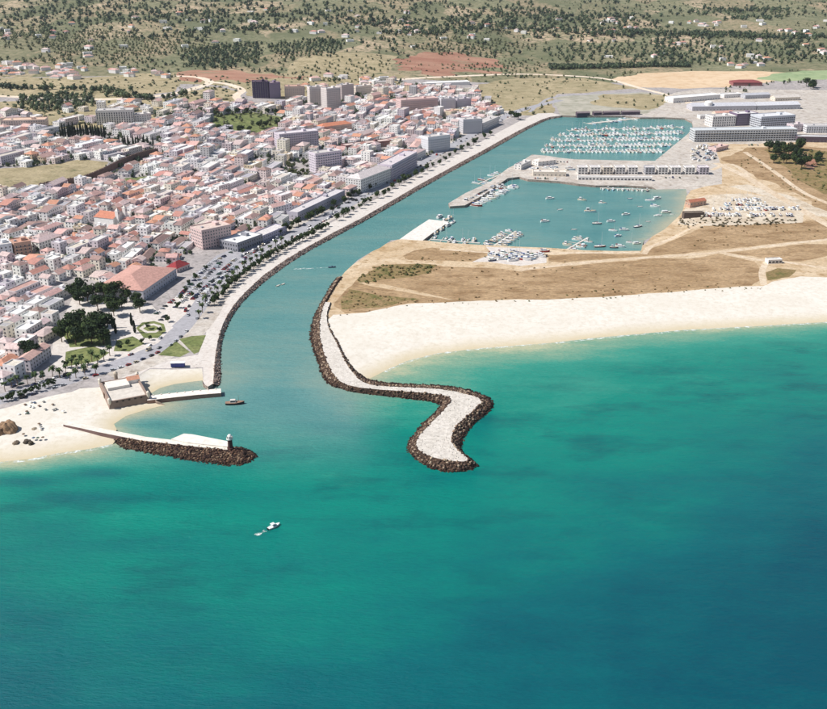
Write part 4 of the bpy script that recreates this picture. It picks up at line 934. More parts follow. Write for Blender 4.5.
for h in near:
    z = min(ground_z(h['x'] + dx, h['y'] + dy) for dx in (-4, 4) for dy in (-4, 4))
    where = min(LMW, key=lambda q: np.hypot(q[1][0] - h['x'], q[1][1] - h['y']))[0]
    rooft = f"{h['rt']} {'hipped' if h['roof'] == 'hip' else 'gable'} roof" if h['roof'] != 'flat' else f"flat {h['rt']} roof"
    extra = (' and chimney' if h['ch'] else '') if h['roof'] != 'flat' else (' and stair hut' if h['hut'] else '')
    lab = f"{NUMW[h['st']]} {h['wall']} house with {rooft}{extra} {where}"
    if len(lab.split()) > 16: lab = lab.replace(' house with', ',').replace(' and ', ', ')
    root = tag(empty('house', (h['x'], h['y'], z), h['rz']), lab, 'house', 'houses of the old town')
    mw, mr = MB(), MB()
    shell(h['w'], h['d'], h['h'], h['roof'], h['rh'], vary(WALLS[h['wall']], vr), vary((ROOFS if h['roof'] != 'flat' else FLATS)[h['rt']], vr, .12), mw, mr, 3, (0, 0), h['rx'], False, False)
    mw.build('wall', [M['plaster']], root); rf_ = mr.build('roof', [M['roof_tile']], root)
    if h['roof'] == 'flat' and h['hut']:
        b = MB(); b.box(h['w'] * .2 - 1.4, h['w'] * .2 + 1.4, h['d'] * .18 - 1.6, h['d'] * .18 + 1.6, h['h'] + .02, h['h'] + 2.3, 0, WALLS[h['wall']]); b.build('stair_hut', [M['plaster']], rf_)
    if h['roof'] != 'flat' and h['ch']:
        b = MB(); b.box(h['w'] * .22 - .5, h['w'] * .22 + .5, h['d'] * .2 - .4, h['d'] * .2 + .4, h['h'] + .1, h['h'] + h['rh'] + .9, 0, t(230, 224, 216)); b.build('chimney', [M['plaster']], rf_)
    sd = ''.join(s for s, a in (('f', 0), ('b', math.pi), ('l', -math.pi / 2), ('r', math.pi / 2)) if facing(h['rz'], a, h['x'], h['y']))
    for (x, y, zz, a) in win_spots(h['w'], h['d'], h['h'], sd, 3.3): link('window', WIN, root, (x, y, zz), a)
mb = MB()
for h in rest:
    z = min(ground_z(h['x'] + dx, h['y'] + dy) for dx in (-5, 5) for dy in (-5, 5)); s0 = len(mb.v)
    shell(h['w'], h['d'], h['h'], h['roof'], h['rh'], vary(WALLS[h['wall']], vr), vary((ROOFS if h['roof'] != 'flat' else FLATS)[h['rt']], vr, .12), mb, mb, 4, (0, 0), h['rx'], h['ch'], h['hut'])
    if h['px'] != 0:
        for (x, y, zz, a) in win_spots(h['w'], h['d'], h['h'], 'fblr', 3.4):
            c, s_ = math.cos(a), math.sin(a); q = [(-.6, -.04, 0), (.6, -.04, 0), (.6, -.04, 1.4), (-.6, -.04, 1.4)]
            mb.add([(x + u * c - v * s_, y + u * s_ + v * c, zz + ww) for u, v, ww in q], [(0, 1, 2, 3)], 2, t(58, 62, 74))
    mb.xform(s0, h['rz'], (h['x'], h['y'], z))
tag(mb.build('distant_houses', [M['plaster'], M['roof_tile'], M['glass_dark']]), 'dense mass of white and terracotta houses across the upper town', 'houses', kind='stuff')
print('houses', len(HOUSES), 'near', len(near), near[-1]['y'], near[-1]['py'])
# ------------------------------------------------------------------ trees
def leaf_cloud(seed, clumps, rx, rz, zc, n, size, tones, flat=1.0):
    """leaf-sized faces spread over several clumps of a crown"""
    r = random.Random(seed); mb = MB(); cs = []
    for _ in range(clumps):
        a = r.uniform(0, 6.28); q = math.sqrt(r.random()) * .68; zz = r.uniform(-.62, .62)
        cs.append((rx * q * math.cos(a), rx * q * math.sin(a), zc + rz * zz, r.uniform(.34, .56), r.choice(tones)))
    for k in range(n):
        cx, cy, cz, cr, tone = cs[k % clumps]
        d = Vector((r.gauss(0, 1), r.gauss(0, 1), r.gauss(0, 1))).normalized(); s = r.uniform(.78, 1.06)
        p = Vector((cx + d.x * rx * cr * s, cy + d.y * rx * cr * s, cz + d.z * rz * cr * s * flat))
        nn = (d + Vector((r.gauss(0, .5), r.gauss(0, .5), r.gauss(0, .5) + .25))).normalized(); u = nn.orthogonal().normalized(); u.rotate(Matrix.Rotation(r.uniform(0, 6.28), 3, nn)); v = nn.cross(u)
        sz = size * r.uniform(.65, 1.35); f = r.uniform(.75, 1.25); tn = (tone[0] * f, tone[1] * f, tone[2] * f, 1)
        mb.add([tuple(p - u * sz - v * sz * .55), tuple(p + u * sz - v * sz * .55), tuple(p + u * sz * .7 + v * sz * .6), tuple(p - u * sz * .6 + v * sz * .7)], [(0, 1, 2, 3)], 0, tn)
    return mb
G_DARK = [t(46, 64, 36), t(54, 72, 38), t(38, 54, 34), t(66, 82, 44)]; G_OLIVE = [t(92, 98, 62), t(80, 88, 56), t(104, 106, 72)]; G_PINE = [t(50, 68, 42), t(62, 78, 46), t(42, 58, 40)]
def trunk_mesh(h, r0, r1, limbs, seed, spread):
    r = random.Random(seed); mb = MB(); mb.tube((0, 0, -.6), (0, 0, h * .55), r0, r0 * .75, 7, 0, t(104, 84, 66)); mb.tube((0, 0, h * .52), (r.uniform(-.3, .3), r.uniform(-.3, .3), h), r0 * .74, r1, 7, 0, t(104, 84, 66))
    for k in range(limbs):
        a = 6.28 * k / limbs + r.uniform(-.4, .4); z = h * r.uniform(.45, .7)
        mb.tube((0, 0, z), (spread * math.cos(a), spread * math.sin(a), h * r.uniform(.95, 1.2)), r0 * .5, r1 * .6, 5, 0, t(98, 78, 60))
    return mb.mesh('trunk', [M['bark']])
TREES = {}
for k in range(4): TREES['broad', k] = (trunk_mesh(4.6, .34, .14, 5, k, 2.2), leaf_cloud(k, 13, 4.4, 3.4, 6.6, 900, .5, G_DARK).mesh('crown', [M['foliage']]))
for k in range(3): TREES['small', k] = (trunk_mesh(2.4, .2, .08, 4, 20 + k, 1.1), leaf_cloud(30 + k, 8, 2.4, 2.1, 3.7, 300, .42, G_DARK).mesh('crown', [M['foliage']]))
for k in range(2): TREES['pine', k] = (trunk_mesh(6.5, .4, .16, 6, 50 + k, 2.8), leaf_cloud(60 + k, 14, 5.0, 2.2, 8.2, 900, .5, G_PINE).mesh('crown', [M['foliage']]))
for k in range(2): TREES['olive', k] = (trunk_mesh(2.2, .28, .1, 4, 70 + k, 1.3), leaf_cloud(80 + k, 9, 2.9, 2.0, 3.6, 320, .42, G_OLIVE).mesh('crown', [M['foliage']]))
def cypress(seed):
    r = random.Random(seed); mb = MB()
    for k in range(420):
        z = r.uniform(.6, 12.5); q = 1.35 * (math.sin(min(1, z / 3.2) * 1.57)) * (1 - (z / 13.4) ** 2.2); a = r.uniform(0, 6.28); q *= r.uniform(.7, 1.08)
        p = Vector((q * math.cos(a), q * math.sin(a), z)); nn = Vector((math.cos(a), math.sin(a), r.uniform(-.2, .7))).normalized(); u = nn.orthogonal().normalized(); u.rotate(Matrix.Rotation(r.uniform(0, 6.28), 3, nn)); v = nn.cross(u); s = r.uniform(.3, .55)
        f = r.uniform(.7, 1.2); c = r.choice([t(34, 46, 34), t(42, 56, 38), t(30, 40, 34)])
        mb.add([tuple(p - u * s - v * s), tuple(p + u * s - v * s), tuple(p + v * s * 1.4)], [(0, 1, 2)], 0, (c[0] * f, c[1] * f, c[2] * f, 1))
    tb = MB(); tb.tube((0, 0, -.6), (0, 0, 11), .22, .05, 6, 0, t(92, 76, 62))
    return tb.mesh('trunk', [M['bark']]), mb.mesh('crown', [M['foliage']])
for k in range(2): TREES['cypress', k] = cypress(90 + k)
def palm(seed):
    r = random.Random(seed); mb = MB(); H0 = 7.0
    for k in range(26):
        a = 6.28 * k / 26 + r.uniform(-.15, .15); up = r.uniform(-.25, 1.0); L = r.uniform(2.6, 3.3); pts = []
        for j in range(6):
            s = j / 5; q = L * s * (1 - .18 * s); z = H0 + up * L * s * .8 - 1.9 * s * s * (1.1 - .35 * up)
            pts.append((q, z, .14 + .5 * math.sin(math.pi * min(1, s * .92 + .08))))
        c = r.choice([t(62, 82, 44), t(76, 92, 50), t(52, 70, 42)]); f = r.uniform(.8, 1.2); c = (c[0] * f, c[1] * f, c[2] * f, 1); V = []
        for q, z, w in pts:
            for s in (-1, 0, 1): V.append((q * math.cos(a) - s * w * math.sin(a), q * math.sin(a) + s * w * math.cos(a), z - abs(s) * w * .55))
        mb.add(V, [(3 * j + s, 3 * j + 3 + s, 3 * j + 4 + s, 3 * j + 1 + s) for j in range(5) for s in (0, 1)], 0, c)
    tb = MB(); tb.tube((0, 0, -.6), (.12, 0, 3.4), .3, .24, 7, 0, t(128, 108, 86)); tb.tube((.12, 0, 3.35), (0, 0, 7.1), .25, .27, 7, 0, t(120, 98, 78))
    return tb.mesh('trunk', [M['bark']]), mb.mesh('crown', [M['foliage']])
for k in range(3): TREES['palm', k] = palm(110 + k)
tr = random.Random(3)
NTREE = [0]
KINDW = {'broad': 'broadleaf tree', 'small': 'round-headed tree', 'pine': 'spreading pine', 'olive': 'grey-green olive tree', 'cypress': 'dark slender cypress', 'palm': 'palm tree'}
SIZEW = [(0.8, 'low'), (0.95, 'smaller'), (1.1, 'mid-sized'), (1.28, 'tall'), (9, 'very tall')]
def tree(kind, x, y, s, where, group, z=None):
    ks = [k for k in TREES if k[0] == kind]; tm, cm = TREES[tr.choice(ks)]
    sz = next(w for q, w in SIZEW if s < q)
    root = tag(empty({'broad': 'broadleaf_tree', 'small': 'small_tree', 'pine': 'pine_tree', 'olive': 'olive_tree', 'cypress': 'cypress_tree', 'palm': 'palm_tree'}[kind], (x, y, ground_z(x, y) if z is None else z), tr.uniform(0, 6.28)), f'{sz} {KINDW[kind]} {where}', 'tree', group)
    root.scale = (s, s, s * tr.uniform(.9, 1.1)); link('trunk', tm, root); link('crown', cm, root); NTREE[0] += 1
    return root
TLM = [(n_, p_) for n_, p_ in [('near the fort', (110, 368)), ('by the hall', (192, 310)), ('by the market hall', (240, 272)), ('by the shop building', (280, 245)), ('by the terrace', (320, 222)), ('by the domed block', (370, 196)), ('by the stepped block', (405, 176)), ('by the white block', (440, 158)), ('near the promenade head', (485, 132))]]
def trees_px(kind, pts, where, group, s=(.85, 1.3), mark=False):
    for p in pts:
        x, y = T(*p); w_ = where + (' ' + min(TLM, key=lambda q: math.hypot(q[1][0] - p[0], q[1][1] - p[1]))[0] if mark else '')
        tree(kind, x, y, tr.uniform(*s), w_, group)
def rpts(x0, x1, y0, y1, n, seed):
    r = random.Random(seed); return [(r.uniform(x0, x1), r.uniform(y0, y1)) for _ in range(n)]
def line_px(pts, n, j=0.0, seed=0):
    r = random.Random(seed); pts = [np.array(p, float) for p in pts]; d = [0]
    for a, b in zip(pts[:-1], pts[1:]): d.append(d[-1] + np.linalg.norm(b - a))
    out = []
    for k in range(n):
        s = d[-1] * (k + .5) / n; i = max(j_ for j_ in range(len(d) - 1) if d[j_] <= s); f = (s - d[i]) / (d[i + 1] - d[i]); p = pts[i] + (pts[i + 1] - pts[i]) * f
        out.append((p[0] + r.uniform(-j, j), p[1] + r.uniform(-j, j) * .5))
    return out
# the park
trees_px('broad', [(62, 342), (68, 338), (76, 345), (72, 332), (84, 336), (92, 344), (88, 330), (98, 338), (104, 344), (80, 326), (106, 334), (96, 328)], 'in the dense clump in the park', 'trees of the park clump', (1.25, 1.75))
trees_px('broad', [(74, 299), (82, 296), (80, 305), (88, 302), (96, 299)], 'behind the park clump towards the roofs', 'trees at the back of the park', (1.15, 1.6))
trees_px('broad', [(104, 297), (112, 300), (118, 296), (126, 302), (132, 297), (136, 305), (122, 308), (110, 309), (98, 310), (114, 316), (140, 312)], 'in front of the salmon-roofed hall', 'trees before the hall', (1.0, 1.45))
trees_px('pine', [(28, 357), (34, 361)], 'by the beach road at the foot of the old town', 'pines at the beach end', (1.05, 1.3))
trees_px('cypress', [(113, 328), (116, 334), (132, 326), (135, 333)], 'on the park paths', 'cypresses in the park', (.9, 1.15))
trees_px('small', [(142, 344), (150, 340), (148, 329), (160, 333), (128, 346), (120, 350), (168, 322), (66, 368), (74, 360)], 'on the park lawns', 'small park trees', (.75, 1.1))
trees_px('palm', [(66, 373), (72, 368), (78, 372), (82, 365), (88, 368), (76, 378), (70, 381), (92, 362), (98, 366), (85, 375), (104, 360), (110, 356), (60, 378), (96, 374)], 'between the park and the fort', 'palms by the fort', (.8, 1.15))
trees_px('small', line_px([(0, 402), (20, 397), (42, 390), (58, 384)], 14, 2, 5), 'in the hedge above the town beach', 'hedge trees above the beach', (.7, 1.0))
trees_px('palm', line_px([(0, 392), (40, 380), (56, 376)], 7, 2, 6), 'on the beach road', 'palms on the beach road', (.8, 1.1))
# the avenue
trees_px('small', line_px([(214, 306), (222, 296), (236, 283), (252, 270), (270, 258), (292, 246), (312, 236), (330, 226)], 44, 1.2, 8), 'in the row between avenue and promenade', 'promenade row trees', (1.0, 1.5), True)
trees_px('palm', line_px([(198, 322), (207, 306), (220, 290), (238, 274), (262, 258), (286, 244)], 16, 1.5, 9), 'beside the avenue lamp row', 'avenue palms', (.9, 1.25), True)
trees_px('small', line_px([(278, 236), (300, 224), (326, 212), (352, 198), (376, 186), (400, 172)], 30, 3.0, 10), 'on the inland side of the avenue', 'inland avenue trees', (1.1, 1.8), True)
trees_px('small', line_px([(334, 222), (366, 205), (398, 187), (430, 169), (462, 151), (492, 134)], 28, 1.4, 11), 'on the upper promenade', 'upper promenade trees', (1.2, 1.9), True)
trees_px('small', [(186, 292), (189, 285), (193, 297), (200, 290), (196, 280), (181, 300), (178, 308), (206, 270), (243, 254), (260, 238), (259, 232), (263, 241)], 'among the parked cars', 'car park trees', (.8, 1.2))
trees_px('broad', [(515, 119), (511, 117), (518, 120), (497, 122), (487, 127), (452, 110), (448, 108), (459, 114)], 'near the head of the promenade', 'trees at the promenade head', (.9, 1.4))
# upper town
trees_px('cypress', line_px([(60, 137), (76, 136), (92, 136), (106, 138)], 26, 1.4, 12), 'in the dense row by the striped block', 'cypress row by the striped block', (1.1, 1.5))
trees_px('cypress', line_px([(118, 143), (134, 146), (154, 145)], 11, 1.5, 13), 'in the loose row behind the white houses', 'loose cypress row', (.9, 1.2))
trees_px('olive', rpts(286, 316, 163, 179, 14, 14), 'in the brown grove below the lilac tower', 'grove trees', (1.0, 1.5))
trees_px('broad', rpts(768, 800, 150, 164, 20, 15) + rpts(800, 824, 158, 172, 5, 26) + rpts(806, 824, 84, 92, 5, 16), 'in the scrub beyond the hotel', 'trees beyond the hotel', (1.0, 1.9))
trees_px('broad', line_px([(212, 116), (240, 113), (280, 115), (284, 124), (240, 133), (214, 132)], 15, 2, 17), 'round the green square of the upper town', 'trees round the green square', (.8, 1.2))
# far trees: a mass that reads as woodland and orchard
def far_base(seed, n):
    V, F = rock_base(seed, 1); V = V * np.array([.72, .72, .8]); r = random.Random(seed + 500); vs = [V]; fs = [F]; b = len(V)
    for _ in range(n):
        d = Vector((r.gauss(0, 1), r.gauss(0, 1), r.gauss(.3, 1))).normalized(); p = d * r.uniform(.7, 1.0); nn = (d + Vector((r.gauss(0, .6), r.gauss(0, .6), r.gauss(0, .6)))).normalized(); u = nn.orthogonal().normalized(); v = nn.cross(u); s = r.uniform(.22, .4)
        vs.append(np.array([p - u * s, p + u * s, p + v * s * 1.4])); fs.append(np.array([[b, b + 1, b + 2]])); b += 3
    V = np.concatenate(vs); V[:, 2] += .9; return V, np.concatenate(fs)
FARB = [far_base(300 + k, 16) for k in range(5)]
fp = []; fr_ = random.Random(19)
def far_tree(x, y, s, tones, zs=1.0):
    c = fr_.choice(tones); f = fr_.uniform(.75, 1.2)
    fp.append((fr_.randrange(5), x, y, ground_z(x, y) - .2, s * fr_.uniform(.85, 1.2), s * fr_.uniform(.85, 1.2), s * zs * fr_.uniform(.8, 1.15), fr_.uniform(0, 6.28), (c[0] * f, c[1] * f, c[2] * f, 1)))
FD = [t(68, 84, 62), t(80, 94, 68), t(56, 70, 56), t(96, 106, 76)]; FO = [t(106, 112, 80), t(120, 122, 90), t(90, 98, 72)]
def grove(px, row, col, s, tones, jit=.2, ang=0.5, p=.92):
    poly = np.array([T(*q) for q in px]); c = poly.mean(0); R_ = np.hypot(*(poly - c).T).max(); ca, sa = math.cos(ang), math.sin(ang); a = -R_
    while a < R_:
        b = -R_
        while b < R_:
            x, y = c[0] + a * ca - b * sa + fr_.uniform(-jit, jit) * row, c[1] + a * sa + b * ca + fr_.uniform(-jit, jit) * col
            if fr_.random() < p and in1(poly, x, y): far_tree(x, y, s * fr_.uniform(.8, 1.2), tones)
            b += col
        a += row
grove([(40, 48), (62, 32), (110, 30), (150, 36), (190, 34), (215, 40), (212, 52), (160, 56), (110, 58), (60, 56)], 26, 13, 3.6, FO, .12, .9)
grove([(265, 52), (280, 42), (330, 38), (345, 46), (335, 57), (290, 60)], 30, 13, 4.2, FD, .1, .9)
grove([(415, 48), (450, 38), (500, 40), (540, 46), (500, 54), (440, 56)], 30, 12, 4.0, FO, .12, 1.1)
grove([(545, 62), (560, 46), (650, 40), (720, 42), (800, 44), (840, 48), (840, 62), (720, 66), (640, 62)], 24, 24, 4.6, FD, .25, .5)
grove([(548, 66.5), (600, 66), (690, 65), (690, 67.5), (600, 69), (550, 70)], 7, 7, 5.0, FD, .3, 0, .9)
grove([(15, 109), (18, 97), (60, 94), (94, 93), (94, 107), (50, 112)], 11, 11, 4.5, FD, .35, .2, .8)
grove([(300, 74), (310, 62), (350, 56), (390, 60), (388, 72), (340, 76)], 26, 16, 3.0, FO, .25, .5, .75)
grove([(440, 66), (520, 58), (545, 64), (540, 72), (505, 74)], 22, 14, 3.0, FO, .25, .4, .7)
grove([(0, 62), (40, 56), (150, 58), (175, 66), (150, 72), (90, 66), (0, 64)], 20, 15, 3.2, FD + FO, .3, .4, .75)
grove([(-20, 46), (0, 30), (40, 26), (60, 40), (30, 52)], 26, 22, 4.5, FO, .3, .4, .8)
grove([(213, 129), (216, 117), (250, 113), (280, 117), (278, 128), (245, 132)], 14, 14, 3.6, FO, .3, .2, .7)
grove([(180, 56), (215, 46), (262, 42), (262, 58), (225, 70), (190, 66)], 15, 14, 4.6, FD, .4, .3, .85)
for ln, w, n in [([(410, 36), (450, 30), (520, 26), (580, 33)], 60, 260), ([(575, 36), (640, 34), (720, 34), (740, 38)], 45, 240), ([(740, 36), (790, 38), (840, 37)], 40, 90), ([(690, 14), (740, 10), (800, 12)], 60, 110), ([(730, 20), (780, 17)], 40, 50), ([(790, 40), (800, 60)], 30, 40), ([(665, 36), (668, 60)], 25, 40),
                 ([(350, 24), (420, 22), (480, 20), (560, 18)], 90, 200), ([(0, 22), (60, 16), (140, 22), (220, 14), (300, 18), (380, 12)], 160, 520), ([(150, 40), (210, 30), (280, 30)], 60, 110), ([(0, 8), (100, 4), (230, 6), (420, 4)], 220, 420), ([(560, 22), (620, 16), (640, 26)], 60, 110), ([(420, 6), (520, 10), (600, 14)], 150, 160),
                 ([(0, 88), (60, 90), (120, 92)], 14, 50), ([(110, 96), (150, 100), (190, 94)], 10, 40), ([(160, 118), (200, 116), (212, 112)], 12, 30), ([(360, 100), (380, 104), (398, 100)], 10, 30)]:
    L = [np.array(T(*p)) for p in ln]
    for _ in range(n):
        i = fr_.randrange(len(L) - 1); p = L[i] + (L[i + 1] - L[i]) * fr_.random(); x, y = p[0] + fr_.gauss(0, w), p[1] + fr_.gauss(0, w * .6)
        far_tree(x, y, fr_.uniform(3.6, 7.5), FD)
zp = [z[1] for z in Z if z[0] in ('field', 'bare_field', 'wetland')]
X = np.array([fr_.uniform(-2600, 3000) for _ in range(30000)]); Y = np.array([2030 + 4600 * fr_.random() ** 1.3 for _ in range(30000)])
dens = vnoise(X / 330, Y / 170, 61) * .75 + vnoise(X / 80, Y / 60, 62) * .25
okf = (dens > .45 + .12 * (vnoise(X / 900, Y / 500, 63) - .5)) & (np.abs(X) < .5 * Y + 150)
for q in zp: okf &= ~inside(q, X, Y)
for i in np.nonzero(okf)[0]: far_tree(X[i], Y[i], fr_.choice([fr_.uniform(1.2, 2.6), fr_.uniform(2.0, 4.6)]) * (1.35 if dens[i] > .64 else 1), FD if dens[i] > .6 else FO + FD[:2])
for q, n in ((zp[0], 0), (zp[1], 40), (zp[2], 20), (zp[5], 12)):
    for x, y in area_pts(q, 40, 7)[:n]: far_tree(x, y, fr_.uniform(1.6, 3.6), FO)
# greenery in the yards of the town
hx = np.array([h['x'] for h in rest]); hy = np.array([h['y'] for h in rest]); ht = np.array(TOWN)
X = np.array([fr_.uniform(ht[:, 0].min(), ht[:, 0].max()) for _ in range(7000)]); Y = np.array([fr_.uniform(900, 1950) for _ in range(7000)])
oky = inside(ht, X, Y)
for q in NOHOUSE[:-4]: oky &= ~inside(q, X, Y)
for a, b, c in OCC: oky &= np.hypot(X - a, Y - b) > c + 3
for i in np.nonzero(oky)[0]:
    if np.hypot(hx - X[i], hy - Y[i]).min() > 6.6: far_tree(X[i], Y[i], fr_.uniform(1.6, 3.4), FD)
tag(link('far_woodland', instances_mesh('far_woodland', FARB, fp, [M['foliage']])), 'woods, orchards and hedges spread over the hills behind the town', 'woodland', kind='stuff')
# low bushes on the spit and the waste ground
bp_ = []
def bushes(px, sp, s0, s1, tones, seed, p=1.0):
    for x, y in area_pts([T(*q) for q in px], sp, seed):
        if fr_.random() < p * (.3 + vnoise(x / 25, y / 25, 71)):
            c = fr_.choice(tones); f = fr_.uniform(.8, 1.2); s = fr_.uniform(s0, s1); bp_.append((fr_.randrange(5), x, y, ground_z(x, y) - s * .35, s * 1.3, s * 1.3, s * .7, fr_.uniform(0, 6.28), (c[0] * f, c[1] * f, c[2] * f, 1)))
BT = [t(98, 102, 58), t(116, 110, 66), t(82, 90, 50), t(128, 112, 72)]; BD = [t(138, 112, 76), t(120, 98, 66), t(104, 96, 58)]
bushes([(357, 281), (366, 270), (380, 265.5), (410, 264), (436, 266), (434, 273), (412, 277), (385, 280), (362, 285)], 4.5, .7, 1.9, BT, 1, .8)
bushes([(345, 300), (352, 290), (372, 292), (400, 297), (425, 300), (392, 305), (360, 308), (346, 309)], 6, .5, 1.3, BD, 2, .6)
bushes([(400, 300), (457, 296), (560, 293), (690, 285), (760, 281), (752, 286.5), (690, 290), (560, 298), (457, 301), (400, 305)], 7, .5, 1.3, BD + BT[:1], 3, .55)
bushes([(436, 266), (520, 271.5), (520, 275), (436, 271)], 6, .6, 1.4, BD, 4, .6)
bushes([(548, 262), (640, 262), (757, 264), (755, 283), (627, 293), (500, 298), (440, 284)], 16, .4, 1.0, BD, 5, .5)
bushes([(650, 249), (705, 226), (830, 222), (830, 238), (719, 248)], 11, .5, 1.3, BD, 6, .5)
bushes([(765, 150), (790, 146), (830, 152), (830, 194), (800, 182)], 9, .8, 2.4, BT + FD[:1], 7, .6)
bushes([(722, 160), (745, 147), (765, 150), (800, 184), (830, 200), (830, 214), (800, 195), (760, 178)], 13, .6, 1.6, BD + BT, 8, .5)
bushes([(680, 219), (700, 217), (800, 219), (806, 223), (760, 226), (690, 228), (676, 224)], 5, .7, 1.7, [t(84, 78, 56), t(100, 88, 62)], 11, .8)  # dark bush row added to stand for a row of shadow
bushes([(347, 311), (394, 305), (457, 301), (550, 299), (627, 295), (690, 290), (764, 286), (764, 289), (690, 293.5), (627, 298), (550, 302), (457, 305), (394, 309)], 6, .4, 1.0, BD + BT, 12, .6)
bushes([(400, 256), (432, 247.5), (488, 252), (484, 262), (405, 260)], 9, .5, 1.2, BD, 13, .5)
bushes([(380, 265), (436, 264), (436, 268), (380, 268)], 4, .7, 1.6, BT, 14, .6)
bushes([(338, 300), (360, 300), (457, 302), (394, 306), (365, 312), (346, 312)], 9, .5, 1.1, BD, 15, .6)
bushes([(330, 318), (345, 313), (370, 313), (345, 318)], 6, .5, 1.1, BD, 9, .5)
bushes([(-40, 104), (40, 100), (110, 101), (165, 97), (210, 86), (240, 92), (250, 104), (205, 110), (160, 116), (150, 124), (105, 127), (50, 129), (-40, 131)], 15, 1.2, 3.6, FO + FD, 16, .8)
bushes([(-40, 84), (0, 80), (100, 78), (170, 73), (250, 78), (320, 78), (395, 76), (395, 88), (350, 94), (290, 98), (250, 94), (200, 92), (120, 98), (0, 97)], 20, 1.2, 3.6, FO + FD, 17, .7)
bushes([(290, 60), (340, 52), (395, 56), (510, 76), (600, 78), (560, 84), (400, 80), (290, 76)], 26, 1.0, 3.2, FO + FD, 18, .7)
bushes([(470, 111), (480, 86), (560, 80), (600, 84), (552, 100), (548, 112)], 26, .8, 2.2, FO, 10, .6)
tag(link('dune_scrub', instances_mesh('dune_scrub', FARB, bp_, [M['foliage']])), 'low dry bushes scattered over the sandy spit and the waste ground', 'scrub', kind='stuff')
# sheds and stores round the factories
print('trees', NTREE[0], 'far', len(fp), 'bushes', len(bp_))
# ------------------------------------------------------------------ fort, jetty and pier at the river mouth
def frame_from(A, B_, z=BASE_Z):
    ax, ay = P(*A, z); bx, by = P(*B_, z); return (ax + bx) / 2, (ay + by) / 2, math.atan2(by - ay, bx - ax), math.hypot(bx - ax, by - ay)
fx, fy, frz, fw = frame_from((109, 410), (151, 402), 0.8)
fd = 38.0; fort = tag(empty('fort', (fx - math.sin(frz) * fd / 2, fy + math.cos(frz) * fd / 2, 0.4), frz), 'square stone fort with pale terrace and corner turrets on the town beach', 'fort')
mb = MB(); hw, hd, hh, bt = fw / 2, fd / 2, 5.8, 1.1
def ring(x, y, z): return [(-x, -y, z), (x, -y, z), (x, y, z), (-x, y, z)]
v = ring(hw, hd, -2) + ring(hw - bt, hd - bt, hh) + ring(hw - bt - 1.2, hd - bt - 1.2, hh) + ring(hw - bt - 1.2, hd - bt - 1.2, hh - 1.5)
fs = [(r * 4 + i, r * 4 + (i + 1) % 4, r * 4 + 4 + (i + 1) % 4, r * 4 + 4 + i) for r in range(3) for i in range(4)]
mb.add(v, fs, 0, t(150, 130, 118)); mb.build('rampart', [M['concrete']], fort)  # tint darkened so the front wall's shade sits in the colour
mb = MB(); mb.add(ring(hw - bt - 1.2, hd - bt - 1.2, hh - 1.5), [(0, 1, 2, 3)], 0, t(208, 200, 190)); mb.build('terrace', [M['concrete']], fort)
mb = MB(); mb.box(-hw + 4, hw * .35, 3.5, hd - 4, hh - 1.52, hh + .5, 0, t(222, 216, 208)); mb.build('barracks', [M['plaster']], fort)
mb = MB(); shell(8, 6, hh + 1.2, 'gable', 1.8, t(240, 236, 230), t(204, 150, 124), mb, mb, -(hh - 1.6), (hw * .62, hd - 7)); mb.build('chapel', [M['plaster'], M['roof_tile']], fort)
for sx_, sy_ in ((-1, -1), (1, -1), (1, 1), (-1, 1)):
    mb = MB(); mb.lathe([(.3, hh - 2.5), (1.1, hh - 1.0), (1.1, hh + 1.7), (1.3, hh + 1.75), (.7, hh + 2.6), (.05, hh + 3.0)], 10, 0, t(226, 216, 200), (sx_ * (hw - bt), sy_ * (hd - bt))); mb.build('turret', [M['concrete']], fort)
for k in range(5):
    mb = MB(); y = -hd + bt * .92; x = -hw + 6 + k * (fw - 12) / 4; mb.box(x - .7, x + .7, y - .55, y + .2, hh - 1.3, hh - .5, 0, t(60, 52, 48), bottom=True); mb.build('embrasure', [M['concrete']], fort)
mb = MB(); mb.box(-hw - .05 + .3, -hw + .9, -1.4, 1.4, 1.2, 4.6, 0, t(92, 66, 48)); mb.build('gate', [M['concrete']], fort)
# watch turret of the old gate behind the fort
gx0, gy0 = T(116.5, 382); gt = tag(empty('gate_tower', (gx0, gy0, BASE_Z)), 'slim stone gate tower behind the fort', 'tower')
mb = MB(); mb.lathe([(1.5, -1), (1.3, 6)], 10, 0, t(176, 160, 142)); mb.build('shaft', [M['concrete']], gt)
mb = MB(); mb.lathe([(1.6, 5.9), (1.6, 7.2), (.9, 8.0), (.05, 8.5)], 10, 0, t(198, 184, 166)); mb.build('cap', [M['concrete']], gt)
def strip_thing(name, label, cat, line, w, z0, z1, top, side, parapet=0.0):
    pts = [np.array(p) for p in line]; c = pts[len(pts) // 2]; root = tag(empty(name, (*c, 0)), label, cat); L = buffer_line([p - c for p in pts], w); n = len(pts)
    mb = MB(); poly = L; mb.add([(p[0], p[1], z1) for p in poly], [(i, i + 1, 2 * n - 2 - i, 2 * n - 1 - i) for i in range(n - 1)], 0, top); mb.build('deck', [M['concrete']], root)
    mb = MB(); m = len(poly); mb.add([(p[0], p[1], z0) for p in poly] + [(p[0], p[1], z1 - .005) for p in poly], [(i, (i + 1) % m, m + (i + 1) % m, m + i) for i in range(m)], 0, side); mb.build('wall', [M['concrete']], root)
    return root
jt = strip_thing('stone_jetty', 'straight white-topped stone jetty running out from the fort', 'jetty', [P(147, 398.2, 3), P(170, 395.5, 3), P(196, 392.7, 3), P(221, 390.7, 3)], 7.5, -3, 3.0, t(232, 222, 212), t(150, 120, 108))
